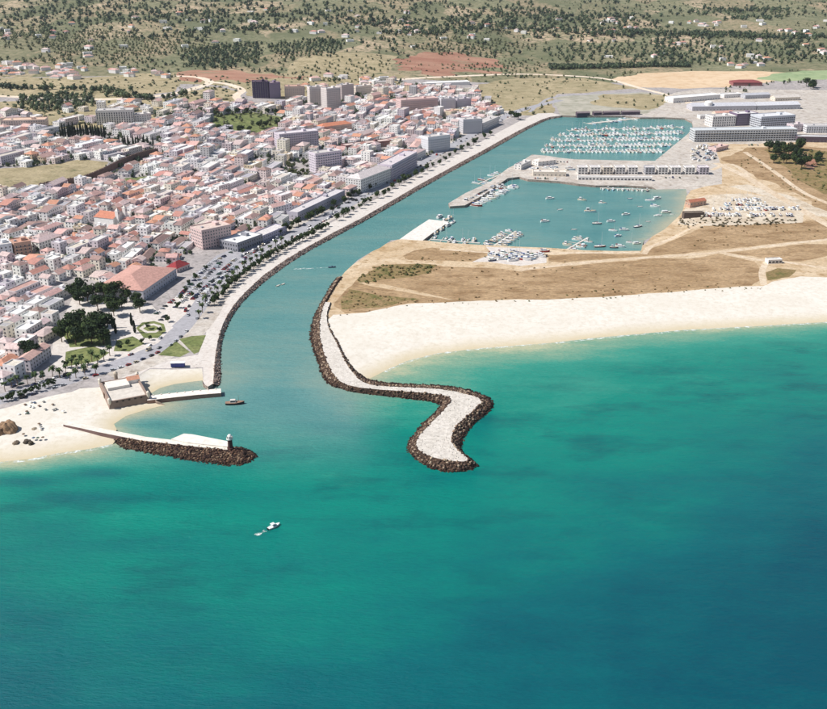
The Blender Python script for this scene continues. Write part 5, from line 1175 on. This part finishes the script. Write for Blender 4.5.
for k in range(9):
    f = (k + .5) / 9; a, b = np.array(P(150, 394.4, 3)), np.array(P(220, 387.6, 3)); p = a + (b - a) * f
    mb = MB(); mb.box(-.35, .35, -.35, .35, 2.4, 3.7, 0, t(226, 216, 204)); q = mb.build('bollard', [M['concrete']], jt, (p[0] - jt.location.x, p[1] - jt.location.y, 0))
    q.location = (q.location.x, q.location.y - 2.2, 0)
pier = strip_thing('lighthouse_pier', 'long pale pier with rock-armoured side carrying the harbour light', 'pier', [P(66, 424.5, 2), P(84, 427.6, 2.4), P(100, 431, 2.6), P(143.5, 438.6, 3.2), P(187, 443.6, 3.2), P(232, 448.3, 3.2)], 5.2, -2, 3.2, t(226, 218, 206), t(120, 96, 92))  # dark wall tint has the shade of the pier's side painted in
mb = MB(); q = [np.array(P(*p, 4.0)) - np.array(pier.location[:2]) for p in [(171, 439.0), (184, 433.5), (192, 434.2), (227, 441), (231, 447.0), (187, 442.3)]]; mb.prism([tuple(p) for p in q][::-1], -2, 4.0, 0, t(228, 222, 212)); 
o = mb.build('platform', [M['concrete']], pier)
rf = px_poly([(112, 441), (114, 444.5), (126, 452), (158.8, 458), (187, 464), (222, 469), (240, 469), (254, 464), (262, 458), (256, 452), (240, 447), (232, 447.5), (187, 445), (143, 440)], -1)
rt_ = px_poly([(122, 441), (143.5, 443.5), (187, 449), (228, 454), (244, 453), (240, 449.2), (231, 449), (187, 446), (143.5, 441), (122, 437.5)], 3.0)
ob, bvh = cdt_body('rock_bank', [(rf, -1.2), (rt_, 2.7)], M['rubble'], pier); ob.location = (-pier.location.x, -pier.location.y, 0)
o = link('rock_armour', instances_mesh('rock_armour', ROCKS, rock_places(area_pts(rf, 1.0, 9), bvh, .5, 1.1, 9, tones=[lin(84, 60, 48), lin(108, 82, 64), lin(66, 46, 40), lin(58, 42, 38), lin(148, 124, 102)]), [M['rock']]), pier, (-pier.location.x, -pier.location.y, 0)); tag(o, 'dark red-brown boulders piled along the pier', kind='stuff')
lx, ly = P(230.5, 448.5, 3.2); lh = tag(empty('harbour_light', (lx, ly, 3.15)), 'small harbour light tower with white lantern at the end of the pier', 'lighthouse'); lh.scale = (.9, .9, .9)
mb = MB(); mb.lathe([(2.3, 0), (2.3, 1.0), (1.75, 1.05), (1.55, 7.6)], 16, 0, t(84, 56, 54)); mb.build('tower', [M['concrete']], lh)  # dark tone paints the shaded side of a white tower all round
mb = MB(); mb.lathe([(2.35, 7.5), (2.35, 7.9), (2.2, 7.95), (2.2, 8.7), (2.3, 8.75)], 16, 0, t(232, 228, 224)); mb.build('gallery', [M['concrete']], lh)
mb = MB(); mb.lathe([(1.25, 7.9), (1.25, 9.9), (1.6, 9.95), (.9, 10.8), (.05, 11.2)], 16, 0, t(238, 236, 232)); mb.build('lantern', [M['concrete']], lh)
# rock stack and boulders on the town beach
def boulder(px, py, s, zs, label, seed, tone):
    x, y = P(px, py, 1.5); bm = bmesh.new(); bmesh.ops.create_icosphere(bm, subdivisions=4, radius=1.0); r = random.Random(seed)
    for v_ in bm.verts:
        c = v_.co; n_ = float(vnoise(c.x * 2.2 + c.z * 3.1 + seed, c.y * 2.2 - c.z * 2.0, seed)) * .6 + float(vnoise(c.x * 5.5 + c.z * 4, c.y * 5.5 + seed, seed + 1)) * .35
        v_.co = c * (.62 + .6 * n_)
    me = bpy.data.meshes.new('beach_rock'); bm.to_mesh(me); bm.free(); me.materials.append(M['rock'])
    at = me.attributes.new('tint', 'FLOAT_COLOR', 'FACE'); at.data.foreach_set('color', np.tile(np.array(tone, np.float32), len(me.polygons)))
    tag(link('beach_rock', me, None, (x, y, 1.2 + zs * .2), r.uniform(0, 6), (s, s * .85, zs)), label, 'rock', 'rocks on the town beach')
boulder(9, 431, 7, 6.5, 'large brown rock stack standing on the town beach', 2, t(150, 122, 96))
boulder(1, 434, 4, 4, 'lower brown rock leaning against the rock stack', 3, t(140, 112, 88))
boulder(16, 443, 2.4, 1.5, 'flat grey boulder on the sand below the rock stack', 4, t(140, 124, 108))
boulder(27, 442, 2.6, 1.8, 'dark boulder on the sand, seaward of the flat grey one', 5, t(86, 76, 66))
boulder(31, 443.5, 2.0, 1.6, 'small dark boulder touching the dark boulder', 6, t(82, 74, 62))
boulder(34, 429.5, 2.6, 1.2, 'flat low boulder on the sand inland of the pier', 7, t(150, 136, 118))
# parasols on the beach
def parasol_mesh(c):
    mb = MB(); mb.tube((0, 0, -.3), (0, 0, 2.2), .04, .04, 6, 0, t(210, 206, 200)); mb.lathe([(1.1, 1.75), (.6, 2.1), (.04, 2.3)], 10, 0, c); return mb.mesh('beach_parasol', [M['canvas']])
PC = {'white': t(220, 218, 214), 'blue': t(74, 92, 118), 'brown': t(118, 96, 80), 'grey': t(130, 130, 126), 'green': t(78, 100, 84)}
PMS = {k: parasol_mesh(c) for k, c in PC.items()}
rr = random.Random(44)
for k in range(24):
    n = rr.choice(list(PC)); px_, py_ = (rr.uniform(24, 66), rr.uniform(401, 416)) if k < 16 else (rr.uniform(0, 70), rr.uniform(416, 440)); x, y = P(px_, py_, 1.6)
    tag(link('beach_parasol', PMS[n], None, (x, y, 1.7 if k < 16 else 1.4)), f'open {n} parasol on the crowded upper sand of the town beach' if k < 16 else f'open {n} parasol on the open sand near the rock stack', 'parasol', 'parasols on the town beach')
# ------------------------------------------------------------------ boats
def hull(mb, L, Bm, fb, mi, tint, deck, draft=.5):
    st = [(-.5, .72), (-.3, .92), (0, 1.0), (.22, .84), (.38, .5), (.47, .2), (.5, .02)]; V = []
    for s, b in st:
        sheer = fb * (1 + .35 * max(0, s) * 2)
        V += [(s * L, -b * Bm / 2, sheer), (s * L * .96, -b * Bm * .36, -draft), (s * L * .96, b * Bm * .36, -draft), (s * L, b * Bm / 2, sheer)]
    n = len(st); fs = [(4 * i + j, 4 * i + 4 + j, 4 * i + 5 + j, 4 * i + 1 + j) for i in range(n - 1) for j in (0, 2)] + [(0, 1, 2, 3)]
    mb.add(V, fs, mi, tint); mb.add(V, [(4 * i, 4 * i + 3, 4 * i + 7, 4 * i + 4)[::-1] for i in range(n - 1)], mi, deck)
HC = {'white': t(238, 238, 238), 'cream': t(232, 224, 206), 'navy': t(40, 52, 92), 'pale blue': t(150, 180, 205), 'red': t(150, 50, 46)}
CC = {'blue': t(48, 74, 132), 'white': t(228, 228, 226), 'green': t(52, 96, 76), 'maroon': t(112, 44, 50), 'grey': t(128, 132, 140)}
def cabin(mb, x0, x1, w, z0, z1, tint, glass=True, rake=.5):
    v = [(x0, -w / 2, z0), (x1, -w / 2, z0), (x1, w / 2, z0), (x0, w / 2, z0), (x0 + .1, -w * .42, z1), (x1 - rake, -w * .42, z1), (x1 - rake, w * .42, z1), (x0 + .1, w * .42, z1)]
    mb.add(v, [(0, 1, 5, 4), (1, 2, 6, 5), (2, 3, 7, 6), (3, 0, 4, 7), (4, 5, 6, 7)], 0, tint)
    if glass:
        a = .35; b = .8; P_ = lambda i, j, k: tuple(np.array(v[i]) * (1 - k) + np.array(v[j]) * k)
        for i0, i1, j0, j1, nx_, ny_ in ((0, 1, 4, 5, 0, -1), (1, 2, 5, 6, 1, 0), (2, 3, 6, 7, 0, 1)):
            q = [P_(i0, j0, a), P_(i1, j1, a), P_(i1, j1, b), P_(i0, j0, b)]; c = np.mean(np.array(q), 0); q = [tuple(c + (np.array(p) - c) * np.array([.86, .86, 1]) + np.array([nx_, ny_, 0]) * .03) for p in q]
            mb.add(q, [(0, 1, 2, 3)], 1, t(46, 54, 66))
BM = {}
def boat_parts(kind, hc, cc):
    k = (kind, hc, cc)
    if k in BM: return BM[k]
    deck = t(228, 222, 210); out = []; mats = [M['boat_paint'], M['glass_dark']]
    if kind == 'sailing yacht':
        mb = MB(); hull(mb, 10, 3.2, 1.1, 0, HC[hc], deck); out.append(('hull', mb.mesh('hull', mats)))
        mb = MB(); cabin(mb, -1.5, 2.6, 1.9, 1.1, 1.75, HC['white']); out.append(('cabin', mb.mesh('cabin', mats)))
        mb = MB(); mb.tube((1.2, 0, 1.0), (1.2, 0, 13.5), .11, .07, 5, 0, t(214, 214, 216)); mb.tube((1.2, -.9, 7.5), (1.2, .9, 7.5), .05, .05, 4, 0, t(214, 214, 216)); out.append(('mast', mb.mesh('mast', [M['metal']])))
        mb = MB(); mb.tube((1.0, 0, 2.2), (-3.4, 0, 2.1), .3, .2, 6, 0, CC[cc]); out.append(('sail_cover', mb.mesh('sail_cover', [M['canvas']])))
    elif kind == 'motor cruiser':
        mb = MB(); hull(mb, 9.5, 3.3, 1.3, 0, HC[hc], deck); out.append(('hull', mb.mesh('hull', mats)))
        mb = MB(); cabin(mb, -2.4, 2.4, 2.5, 1.3, 2.6, HC['white'], rake=1.2); out.append(('cabin', mb.mesh('cabin', mats)))
        mb = MB(); mb.box(-4.2, -2.3, -1.2, 1.2, 2.5, 2.62, 0, CC[cc], bottom=True); out.append(('awning', mb.mesh('awning', [M['canvas']])))
    elif kind == 'fishing boat':
        mb = MB(); hull(mb, 11, 3.8, 1.5, 0, HC[hc], t(190, 170, 140)); out.append(('hull', mb.mesh('hull', mats)))
        mb = MB(); cabin(mb, -3.6, -.6, 2.2, 1.5, 4.0, HC['white'], rake=.3); out.append(('wheelhouse', mb.mesh('wheelhouse', mats)))
        mb = MB(); mb.tube((1.5, 0, 1.4), (1.5, 0, 6.5), .1, .07, 5, 0, t(190, 184, 176)); mb.tube((1.5, 0, 2.6), (-.6, 0, 5.2), .07, .05, 5, 0, t(190, 184, 176)); out.append(('mast', mb.mesh('mast', [M['metal']])))
    else:                                            # open dinghy
        mb = MB(); hull(mb, 5.5, 2.0, .7, 0, HC[hc], t(196, 190, 178), .3); out.append(('hull', mb.mesh('hull', mats)))
        mb = MB(); mb.box(-2.9, -2.5, -.3, .3, .4, 1.2, 0, t(50, 52, 58)); out.append(('outboard', mb.mesh('outboard', [M['boat_paint']])))
    BM[k] = out; return out
NB = [0]
def boat(kind, x, y, rz, s, hc, cc, where, group, z=0.0):
    nm = kind.replace(' ', '_'); sz = 'small' if s < .85 else ('long' if s > 1.25 else '')
    cov = {'sailing yacht': f'{cc} sail cover', 'motor cruiser': f'{cc} awning', 'fishing boat': 'white wheelhouse', 'dinghy': 'black outboard'}[kind]
    lab = ' '.join(f'{sz} {hc} {kind} with {cov} {where}'.split())
    if len(lab.split()) > 16: lab = lab.replace(' out from ', ' from ').replace('sailing yacht', 'yacht')
    root = tag(empty(nm, (x, y, z), rz), lab, 'boat', group); root.scale = (s, s, s)
    for pn, me in boat_parts(kind, hc, cc): link(pn, me, root)
    NB[0] += 1; return root
br = random.Random(23)
def rand_boat(x, y, rz, where, group, mix=(.55, .35, .1, 0), s=(.75, 1.3), z=0.0):
    kind = br.choices(['sailing yacht', 'motor cruiser', 'fishing boat', 'dinghy'], mix)[0]
    hc = br.choices(list(HC), [.62, .12, .12, .09, .05])[0]; cc = br.choices(list(CC), [.42, .22, .12, .12, .12])[0]
    return boat(kind, x, y, rz, br.uniform(*s), hc, cc, where, group, z)
ORD = ['first', 'second', 'third', 'fourth', 'fifth', 'sixth', 'seventh']
def pontoon(A, B_, where, label, spacing, L=11.5, w=2.4, both=True, fill=.8, mix=(.55, .35, .1, 0), s=(.75, 1.3), group='boats moored in the marina', name='pontoon'):
    a, b = np.array(P(*A, .5)), np.array(P(*B_, .5)); d = b - a; Ln = np.linalg.norm(d); rz = math.atan2(d[1], d[0]); c = (a + b) / 2
    root = tag(empty(name, (*c, 0), rz), label, 'pontoon'); mb = MB(); mb.box(-Ln / 2, Ln / 2, -w / 2, w / 2, .1, .6, 0, t(206, 200, 190), bottom=True); mb.build('deck', [M['concrete']], root)
    n = int(Ln / spacing); u = d / Ln; nrm = np.array([-u[1], u[0]])
    for k in range(0, n, 2):
        for s_ in ((-1, 1) if both else (-1,)):
            mb = MB(); x = -Ln / 2 + (k + .0) * spacing + .6; mb.box(x - .35, x + .35, min(s_ * w / 2 + s_ * .02, s_ * (w / 2 + 9)), max(s_ * w / 2 + s_ * .02, s_ * (w / 2 + 9)), .15, .55, 0, t(200, 194, 184)); mb.build('finger', [M['concrete']], root)
    for k in range(n):
        for s_ in ((-1, 1) if both else (-1,)):
            if br.random() < fill:
                p = a + u * ((k + .62) * spacing) + nrm * s_ * (w / 2 + 5.9 + br.uniform(-.2, .6))
                rand_boat(p[0], p[1], rz + (math.pi / 2 if (s_ > 0) == (br.random() < .75) else -math.pi / 2) + br.uniform(-.04, .04), where, group, mix, s)
PX = [((568, 130.5), (682, 127)), ((559, 135.5), (685, 132.5)), ((551, 140.5), (681, 138.5)), ((545, 146), (674, 145)), ((541, 151.2), (665, 151))]
for k, (A, B_) in enumerate(PX):
    n5 = ['fifth', 'fourth', 'third', 'second', 'first'][k]
    pontoon(A, B_, f'on the {n5} pontoon from the apartments', f'long floating pontoon lined with boats, {n5} from the waterfront apartments', 5.9, fill=[.6, .8, .85, .86, .86][k], s=(.85, 1.3))
pontoon((588, 123.5), (640, 118), 'on the white outer walkway', 'wide white floating walkway near the boat sheds', 9, w=8, fill=.35, group='boats moored in the marina')
# mole and basin
pontoon((478, 184), (508, 171), 'on the pontoon outside the mole', 'short pontoon on the river side of the mole', 9, fill=.5, group='boats by the mole')
pontoon((470, 205.5), (512, 184.5), 'on the pontoon inside the mole', 'pontoon along the basin side of the mole', 6.5, fill=.7, mix=(.2, .6, .2, 0), s=(.9, 1.5), group='boats by the mole')
pontoon((492, 247), (516, 231), 'on the oblique fishing pontoon', 'oblique pontoon crowded with fishing boats', 5.0, fill=.85, mix=(0, .2, .8, 0), s=(.8, 1.1), group='fishing boats in the basin')
pontoon((566, 250), (588, 237.5), 'on the short oblique pontoon', 'short oblique pontoon with a few boats', 7, fill=.6, mix=(.1, .3, .6, 0), s=(.8, 1.0), group='fishing boats in the basin')
pontoon((430, 239.2), (480, 243), 'along the spit side of the basin', 'straight pontoon along the spit side of the basin', 6, fill=.7, mix=(.2, .5, .3, 0), s=(.8, 1.1), group='fishing boats in the basin')
pontoon((600, 187.8), (650, 189.5), 'below the white arcade', 'dark pontoon below the white arcade', 6, both=False, fill=.8, mix=(.2, .4, .4, 0), s=(.7, 1.0), group='boats below the arcade')
pier2 = strip_thing('fishing_quay', 'broad white quay reaching into the basin from the spit', 'quay', [P(409, 241.5, 2.6), P(424, 230.5, 2.6), P(439, 220.5, 2.6)], 24, -3, 2.7, t(224, 218, 210), t(140, 124, 116))
for (x, y) in [(441, 221.5), (446, 219), (449, 223), (444, 226), (438, 230), (432, 234), (436, 217.5)]:
    q = P(x, y); rand_boat(q[0] + 4, q[1], math.atan2(*(np.array(P(439, 220)) - np.array(P(409, 241)))[::-1]) + br.uniform(-.1, .1), 'moored at the broad white quay', 'boats at the broad quay', (.1, .3, .6, 0), (1.0, 1.4))
for (x, y) in [(582, 200.5), (602.5, 203.5), (650, 201), (657, 199), (666, 213), (672, 214.5), (658, 216), (597, 224), (611, 222), (613, 231), (624, 230.5), (618, 236.5), (638, 227), (648, 222), (630, 243), (637, 244), (600, 247), (614, 248), (620, 247), (560, 210), (545, 222), (574, 230), (640, 207), (630, 199), (655, 207), (550, 199), (626, 215), (590, 212)]:
    q = P(x, y); rand_boat(*q, br.uniform(-.5, .5), 'riding at anchor in the basin', 'boats at anchor in the basin', (.35, .4, .15, .1), (.8, 1.25))
for (x, y, r_) in [(236, 288, .9), (272, 284, .9), (277, 282.5, .9)]:
    q = P(x + 6, y + 2); boat('dinghy', *q, r_, .9, 'cream', 'white', 'moored off the promenade rocks', 'dinghies off the promenade')
# boats ashore
for k, (x0, x1, y) in enumerate([(730, 760, 200.5), (708, 798, 209.5), (690, 792, 215.5), (724, 766, 205)]):
    n = int((x1 - x0) / 3.4)
    for j in range(n):
        if br.random() < .8:
            q = T(x0 + (j + .5) * (x1 - x0) / n, y + br.uniform(-.5, .5)); rand_boat(*q, 1.57 + br.uniform(-.3, .3), f'propped ashore in the {ORD[k]} boatyard row', 'boats ashore in the boatyard', (.45, .4, .15, 0), (.8, 1.2), ground_z(*q) + .5)
for j in range(40):
    q = T(br.uniform(490, 545), br.uniform(252, 261)); rand_boat(*q, br.uniform(-.4, .4), 'laid up on the pale yard of the spit', 'boats laid up on the spit', (.1, .65, .15, .1), (.8, 1.2), ground_z(*q) + .5)
for j in range(34):
    q = T(br.uniform(692, 716), br.uniform(146, 161)); rand_boat(*q, br.uniform(.4, 1.2), 'ashore beside the diagonal marina quay', 'boats ashore by the marina', (.3, .5, .2, 0), (.8, 1.2), ground_z(*q) + .5)
for j in range(16):
    q = T(br.uniform(532, 574), br.uniform(166, 173)); rand_boat(*q, br.uniform(-.5, .5), 'ashore among the clubhouses', 'boats ashore by the clubhouses', (.2, .6, .2, 0), (.8, 1.2), ground_z(*q) + .5)
print('boats', NB[0])
# tour boat off the jetty, motor boat at sea, speedboat with its wake
bx, by = P(235, 404); tb = tag(empty('tour_boat', (bx, by, 0), .12), 'dark-hulled tour boat passing the jetty head', 'boat')
mb = MB(); hull(mb, 13, 4.4, 1.5, 0, t(38, 36, 46), t(150, 120, 100)); mb.build('hull', [M['boat_paint'], M['glass_dark']], tb)
mb = MB(); cabin(mb, -3.2, .8, 2.8, 1.5, 3.4, t(216, 208, 200), rake=.4); mb.build('wheelhouse', [M['boat_paint'], M['glass_dark']], tb)
mb = MB(); mb.tube((2.6, 0, 1.5), (2.6, 0, 7), .11, .07, 6, 0, t(120, 90, 66)); mb.build('mast', [M['metal']], tb)
bx, by = P(274, 527); sb_ = tag(empty('motor_boat', (bx, by, 0), .75), 'white motor boat with dark windscreen alone on the turquoise sea', 'boat'); sb_.scale = (.74, .74, .74)
mb = MB(); hull(mb, 10.5, 3.6, 1.2, 0, t(240, 240, 242), t(232, 230, 226)); mb.build('hull', [M['boat_paint'], M['glass_dark']], sb_)
mb = MB(); cabin(mb, -1.6, 2.6, 2.6, 1.2, 2.5, t(238, 238, 240), rake=1.4); mb.build('cabin', [M['boat_paint'], M['glass_dark']], sb_)
mb = MB(); mb.box(-2.6, .4, -1.35, 1.35, 3.3, 3.42, 0, t(236, 236, 238), bottom=True)
for px_ in (-2.4, .2):
    for py_ in (-1.2, 1.2): mb.tube((px_, py_, 1.2), (px_, py_, 3.3), .05, .05, 5, 0, t(210, 210, 214))
mb.build('hardtop', [M['boat_paint']], sb_)
mb = MB(); mb.box(-5.9, -5.26, -.9, -.3, .2, 1.3, 0, t(40, 42, 48)); mb.build('outboard', [M['boat_paint']], sb_); mb = MB(); mb.box(-5.9, -5.26, .3, .9, .2, 1.3, 0, t(40, 42, 48)); mb.build('outboard', [M['boat_paint']], sb_)
bx, by = P(332, 267.5); a2 = P(296, 269); wz = math.atan2(by - a2[1], bx - a2[0])
sp = tag(empty('speedboat', (bx, by, 0), wz), 'dark speedboat running up the river ahead of its white wake', 'boat')
mb = MB(); hull(mb, 7.5, 2.5, .9, 0, t(46, 60, 84), t(70, 84, 104)); mb.build('hull', [M['boat_paint'], M['glass_dark']], sp)
mb = MB(); cabin(mb, -.4, 1.2, 1.8, .9, 1.6, t(60, 70, 90), rake=.9); mb.build('windscreen', [M['boat_paint'], M['glass_dark']], sp)
def wake(name, label, x, y, rz, L, w0, w1):
    mb = MB(); V, F = [], []; n = 14
    for i in range(n + 1):
        s = i / n; w = w0 + (w1 - w0) * s
        for k in (-1, -.33, .33, 1): V.append((-s * L, k * w / 2 + .5 * math.sin(s * 9 + k), .05 + .1 * math.sin(s * 20 + k * 3) * (1 - s) * (abs(k) < 1)))
    F = [(4 * i + k, 4 * i + 4 + k, 4 * i + 5 + k, 4 * i + 1 + k) for i in range(n) for k in range(3)]; mb.add(V, F); o = mb.build(name, [M['foam']], None, (x, y, .06), rz); tag(o, label, 'wake', kind='stuff')
wake('wake', 'thin white wake trailing behind the speedboat', bx - 3 * math.cos(wz), by - 3 * math.sin(wz), wz, 34, 1.0, 3.4)
wake('wake', 'short foam patch behind the white motor boat', *(np.array(P(274, 527)) - 5.5 * np.array([math.cos(.75), math.sin(.75)])), .75, 7, 1.6, 2.4)
# ------------------------------------------------------------------ cars
def car_mesh(col, van):
    mb = MB(); L, W_, h1 = (4.4, 1.8, .85) if not van else (5.2, 2.0, 1.0); h2 = 1.45 if not van else 2.3; T_ = t(36, 38, 44)
    mb.add([(-L / 2, -W_ / 2, .3), (L / 2, -W_ / 2, .3), (L / 2, W_ / 2, .3), (-L / 2, W_ / 2, .3), (-L / 2 + .05, -W_ / 2, h1), (L / 2 - .15, -W_ / 2, h1 - .12), (L / 2 - .15, W_ / 2, h1 - .12), (-L / 2 + .05, W_ / 2, h1)], [(0, 1, 5, 4), (1, 2, 6, 5), (2, 3, 7, 6), (3, 0, 4, 7), (4, 5, 6, 7)], 0, col)
    x0, x1, x2, x3 = (-L / 2 + .25, L / 2 - 1.2, -L / 2 + .8, L / 2 - 2.0) if not van else (-L / 2 + .06, L / 2 - .8, -L / 2 + .15, L / 2 - 1.5)
    v = [(x0, -W_ / 2 + .06, h1 - .02), (x1, -W_ / 2 + .06, h1 - .06), (x1, W_ / 2 - .06, h1 - .06), (x0, W_ / 2 - .06, h1 - .02), (x2, -W_ / 2 + .22, h2), (x3, -W_ / 2 + .22, h2), (x3, W_ / 2 - .22, h2), (x2, W_ / 2 - .22, h2)]
    mb.add(v, [(0, 1, 5, 4), (1, 2, 6, 5), (2, 3, 7, 6), (3, 0, 4, 7)], 1 if not van else 0, T_ if not van else col); mb.add(v, [(4, 5, 6, 7)], 0, col)
    if van: mb.add([tuple(np.array(v[i]) + np.array([.03, 0, 0])) for i in (1, 2, 6, 5)], [(0, 1, 2, 3)], 1, T_)
    for x in (-L * .31, L * .31):
        for s in (-1, 1):
            c = [(x + .33 * math.cos(a * math.pi / 4), s * (W_ / 2 + .01), .33 + .33 * math.sin(a * math.pi / 4)) for a in range(8)]; c2 = [(p[0], s * (W_ / 2 - .2), p[2]) for p in c]
            mb.add(c + c2, [tuple(range(8))[::s]] + [(i, (i + 1) % 8, 8 + (i + 1) % 8, 8 + i)[::s] for i in range(8)], 1, t(28, 28, 30))
    return mb.mesh('car', [M['paint'], M['glass_dark']])
CARC = {'white': t(236, 236, 236), 'silver': t(178, 182, 188), 'black': t(30, 32, 36), 'dark blue': t(36, 48, 88), 'red': t(150, 36, 36), 'grey': t(104, 108, 114), 'green': t(48, 80, 66), 'beige': t(196, 184, 160)}
CARM = {(c, v): car_mesh(CARC[c], v) for c in CARC for v in (0, 1)}
cr_ = random.Random(91); NCAR = [0]
def car(x, y, rz, where, group):
    c = cr_.choices(list(CARC), [.3, .17, .12, .1, .1, .1, .05, .06])[0]; v = 1 if cr_.random() < .1 else 0
    tag(link('parked_van' if v else 'parked_car', CARM[c, v], None, (x, y, ground_z(x, y) + .02), rz), f'{c} {"van" if v else "car"} {where}', 'van' if v else 'car', group); NCAR[0] += 1
def car_row(A, B_, where, group, gap, fill, across=False, off=0.0):
    a, b = np.array(T(*A)), np.array(T(*B_)); d = b - a; L = np.linalg.norm(d); u = d / L; rz = math.atan2(d[1], d[0]); nrm = np.array([-u[1], u[0]])
    for k in range(int(L / gap)):
        if cr_.random() < fill:
            p = a + u * (k + .5) * gap + nrm * (off + cr_.uniform(-.25, .25)); car(p[0], p[1], rz + (math.pi / 2 if across else (0 if cr_.random() < .5 else math.pi)) + cr_.uniform(-.05, .05), where, group)
g = 'cars parked in the town car park'
for k, (A, B_) in enumerate([((178, 298), (212, 262)), ((184, 300), (222, 261)), ((192, 300), (236, 258)), ((200, 297), (252, 252))]):
    car_row(A, B_, f'in the {ORD[k]} car park row from the hall', g, 3.0, .62, True)
car_row((214, 262), (236, 250), 'nose to the market hall', g, 3.0, .7, True); car_row((240, 257), (278, 238), 'parked beside the avenue kerb', g, 5.6, .8)
car_row((154, 316), (176, 298), 'on the pale yard before the hall', g, 3.0, .6, True); car_row((160, 321), (184, 300), 'on the pale yard nearer the avenue', g, 3.0, .55, True)
g = 'cars on the avenue'
ALM = [(n_, T(*p_)) for n_, p_ in [('near the fort', (110, 368)), ('by the park', (150, 348)), ('beside the hall', (192, 314)), ('by the market hall', (245, 262)), ('below the low shop building', (285, 239)), ('below the long terrace', (325, 216)), ('below the domed block', (370, 192)), ('below the stepped block', (405, 171)), ('below the white block', (445, 149)), ('near the promenade head', (495, 124)), ('above the town beach', (30, 392))]]
for k in range(0, len(AVENUE) - 1, 1):
    a, b = AVENUE[k], AVENUE[k + 1]; d = b - a; L = np.linalg.norm(d); u = d / L; nrm = np.array([-u[1], u[0]]); s = 0.0
    q = project(*a, 5)
    if not (0 < q[0] < 520): continue
    while s < L:
        wh_ = min(ALM, key=lambda q_: np.hypot(q_[1][0] - a[0], q_[1][1] - a[1]))[0]
        for off, rz_, lane in ((7.2, math.pi, 'parked along the inland kerb of the avenue'), (-7.2, 0, 'parked along the promenade kerb of the avenue'), (2.2, math.pi, 'driving on the inland lane of the avenue'), (-2.2, 0, 'driving on the promenade lane of the avenue')):
            if cr_.random() < (.34 if abs(off) > 5 else .12):
                p = a + u * s + nrm * off; car(p[0], p[1], math.atan2(d[1], d[0]) + rz_, lane + ' ' + wh_, g)
        s += 6.5 if q[1] > 180 else 11
for (A, B_, w) in [((10, 388), (50, 374), 'on the beach road below the old town'), ((30, 386), (62, 376), 'on the beach road by the palms')]: car_row(A, B_, w, 'cars by the beach road', 5.6, .7)
for A_, B2, w_ in [((700, 122), (712, 123), 'in the factory yard by the low workshop'), ((716, 131), (758, 130), 'in the lane behind the hotel'), ((760, 133), (790, 132), 'in the lane below the glazed factory'), ((664, 178), (712, 178.5), 'behind the apartment pavilions'), ((700, 146), (790, 145), 'along the front of the hotel'), ((540, 171), (572, 170), 'in the yard between the clubhouses'), ((546, 161.5), (572, 162.5), 'on the marina edge by the clubhouse'), ((725, 105), (752, 104), 'beside the grey shed'), ((470, 199), (500, 182.5), 'on the mole')]: car_row(A_, B2, w_, 'cars at the marina', 4.5, .5, True)
car_row((705, 150), (716, 160), 'on the marina square', 'cars at the marina', 3, .6, True); car_row((695, 152), (705, 160), 'near the diagonal quay', 'cars at the marina', 3, .6, True); car_row((534, 178.5), (560, 179.5), 'outside the clubhouse', 'cars at the marina', 3.2, .5, True)
print('cars', NCAR[0])
# blue harbour kiosk boat shed by the little harbour
kx, ky = T(178, 365.5); kk = tag(empty('harbour_kiosk', (kx, ky, BASE_Z + .2), .05), 'small blue and white kiosk on the little harbour quay', 'kiosk')
mb = MB(); mb.box(-5, 5, -1.6, 1.6, -.5, 2.6, 0, t(70, 78, 140)); mb.build('wall', [M['plaster']], kk); mb = MB(); mb.box(-5.4, 5.4, -2, 2, 2.61, 2.9, 0, t(232, 232, 236), bottom=True); mb.build('roof', [M['plaster']], kk)
# ------------------------------------------------------------------ air: thin even haze over the whole scene
hz = MB(); hz.box(-14000, 14000, -6500, 13400, -6, 330, 0, bottom=True)
hm = bpy.data.materials.new('haze'); hm.use_nodes = True; hn = hm.node_tree.nodes; hl = hm.node_tree.links
hn.remove(hn['Principled BSDF']); pv = hn.new('ShaderNodeVolumePrincipled'); pv.inputs['Color'].default_value = (.86, .92, 1.0, 1); pv.inputs['Density'].default_value = 2.6e-5; pv.inputs['Anisotropy'].default_value = .2
hl.new(pv.outputs[0], hn['Material Output'].inputs['Volume'])
tag(hz.build('haze', [hm]), 'thin pale summer haze over the bay and the hills', 'haze', kind='stuff')
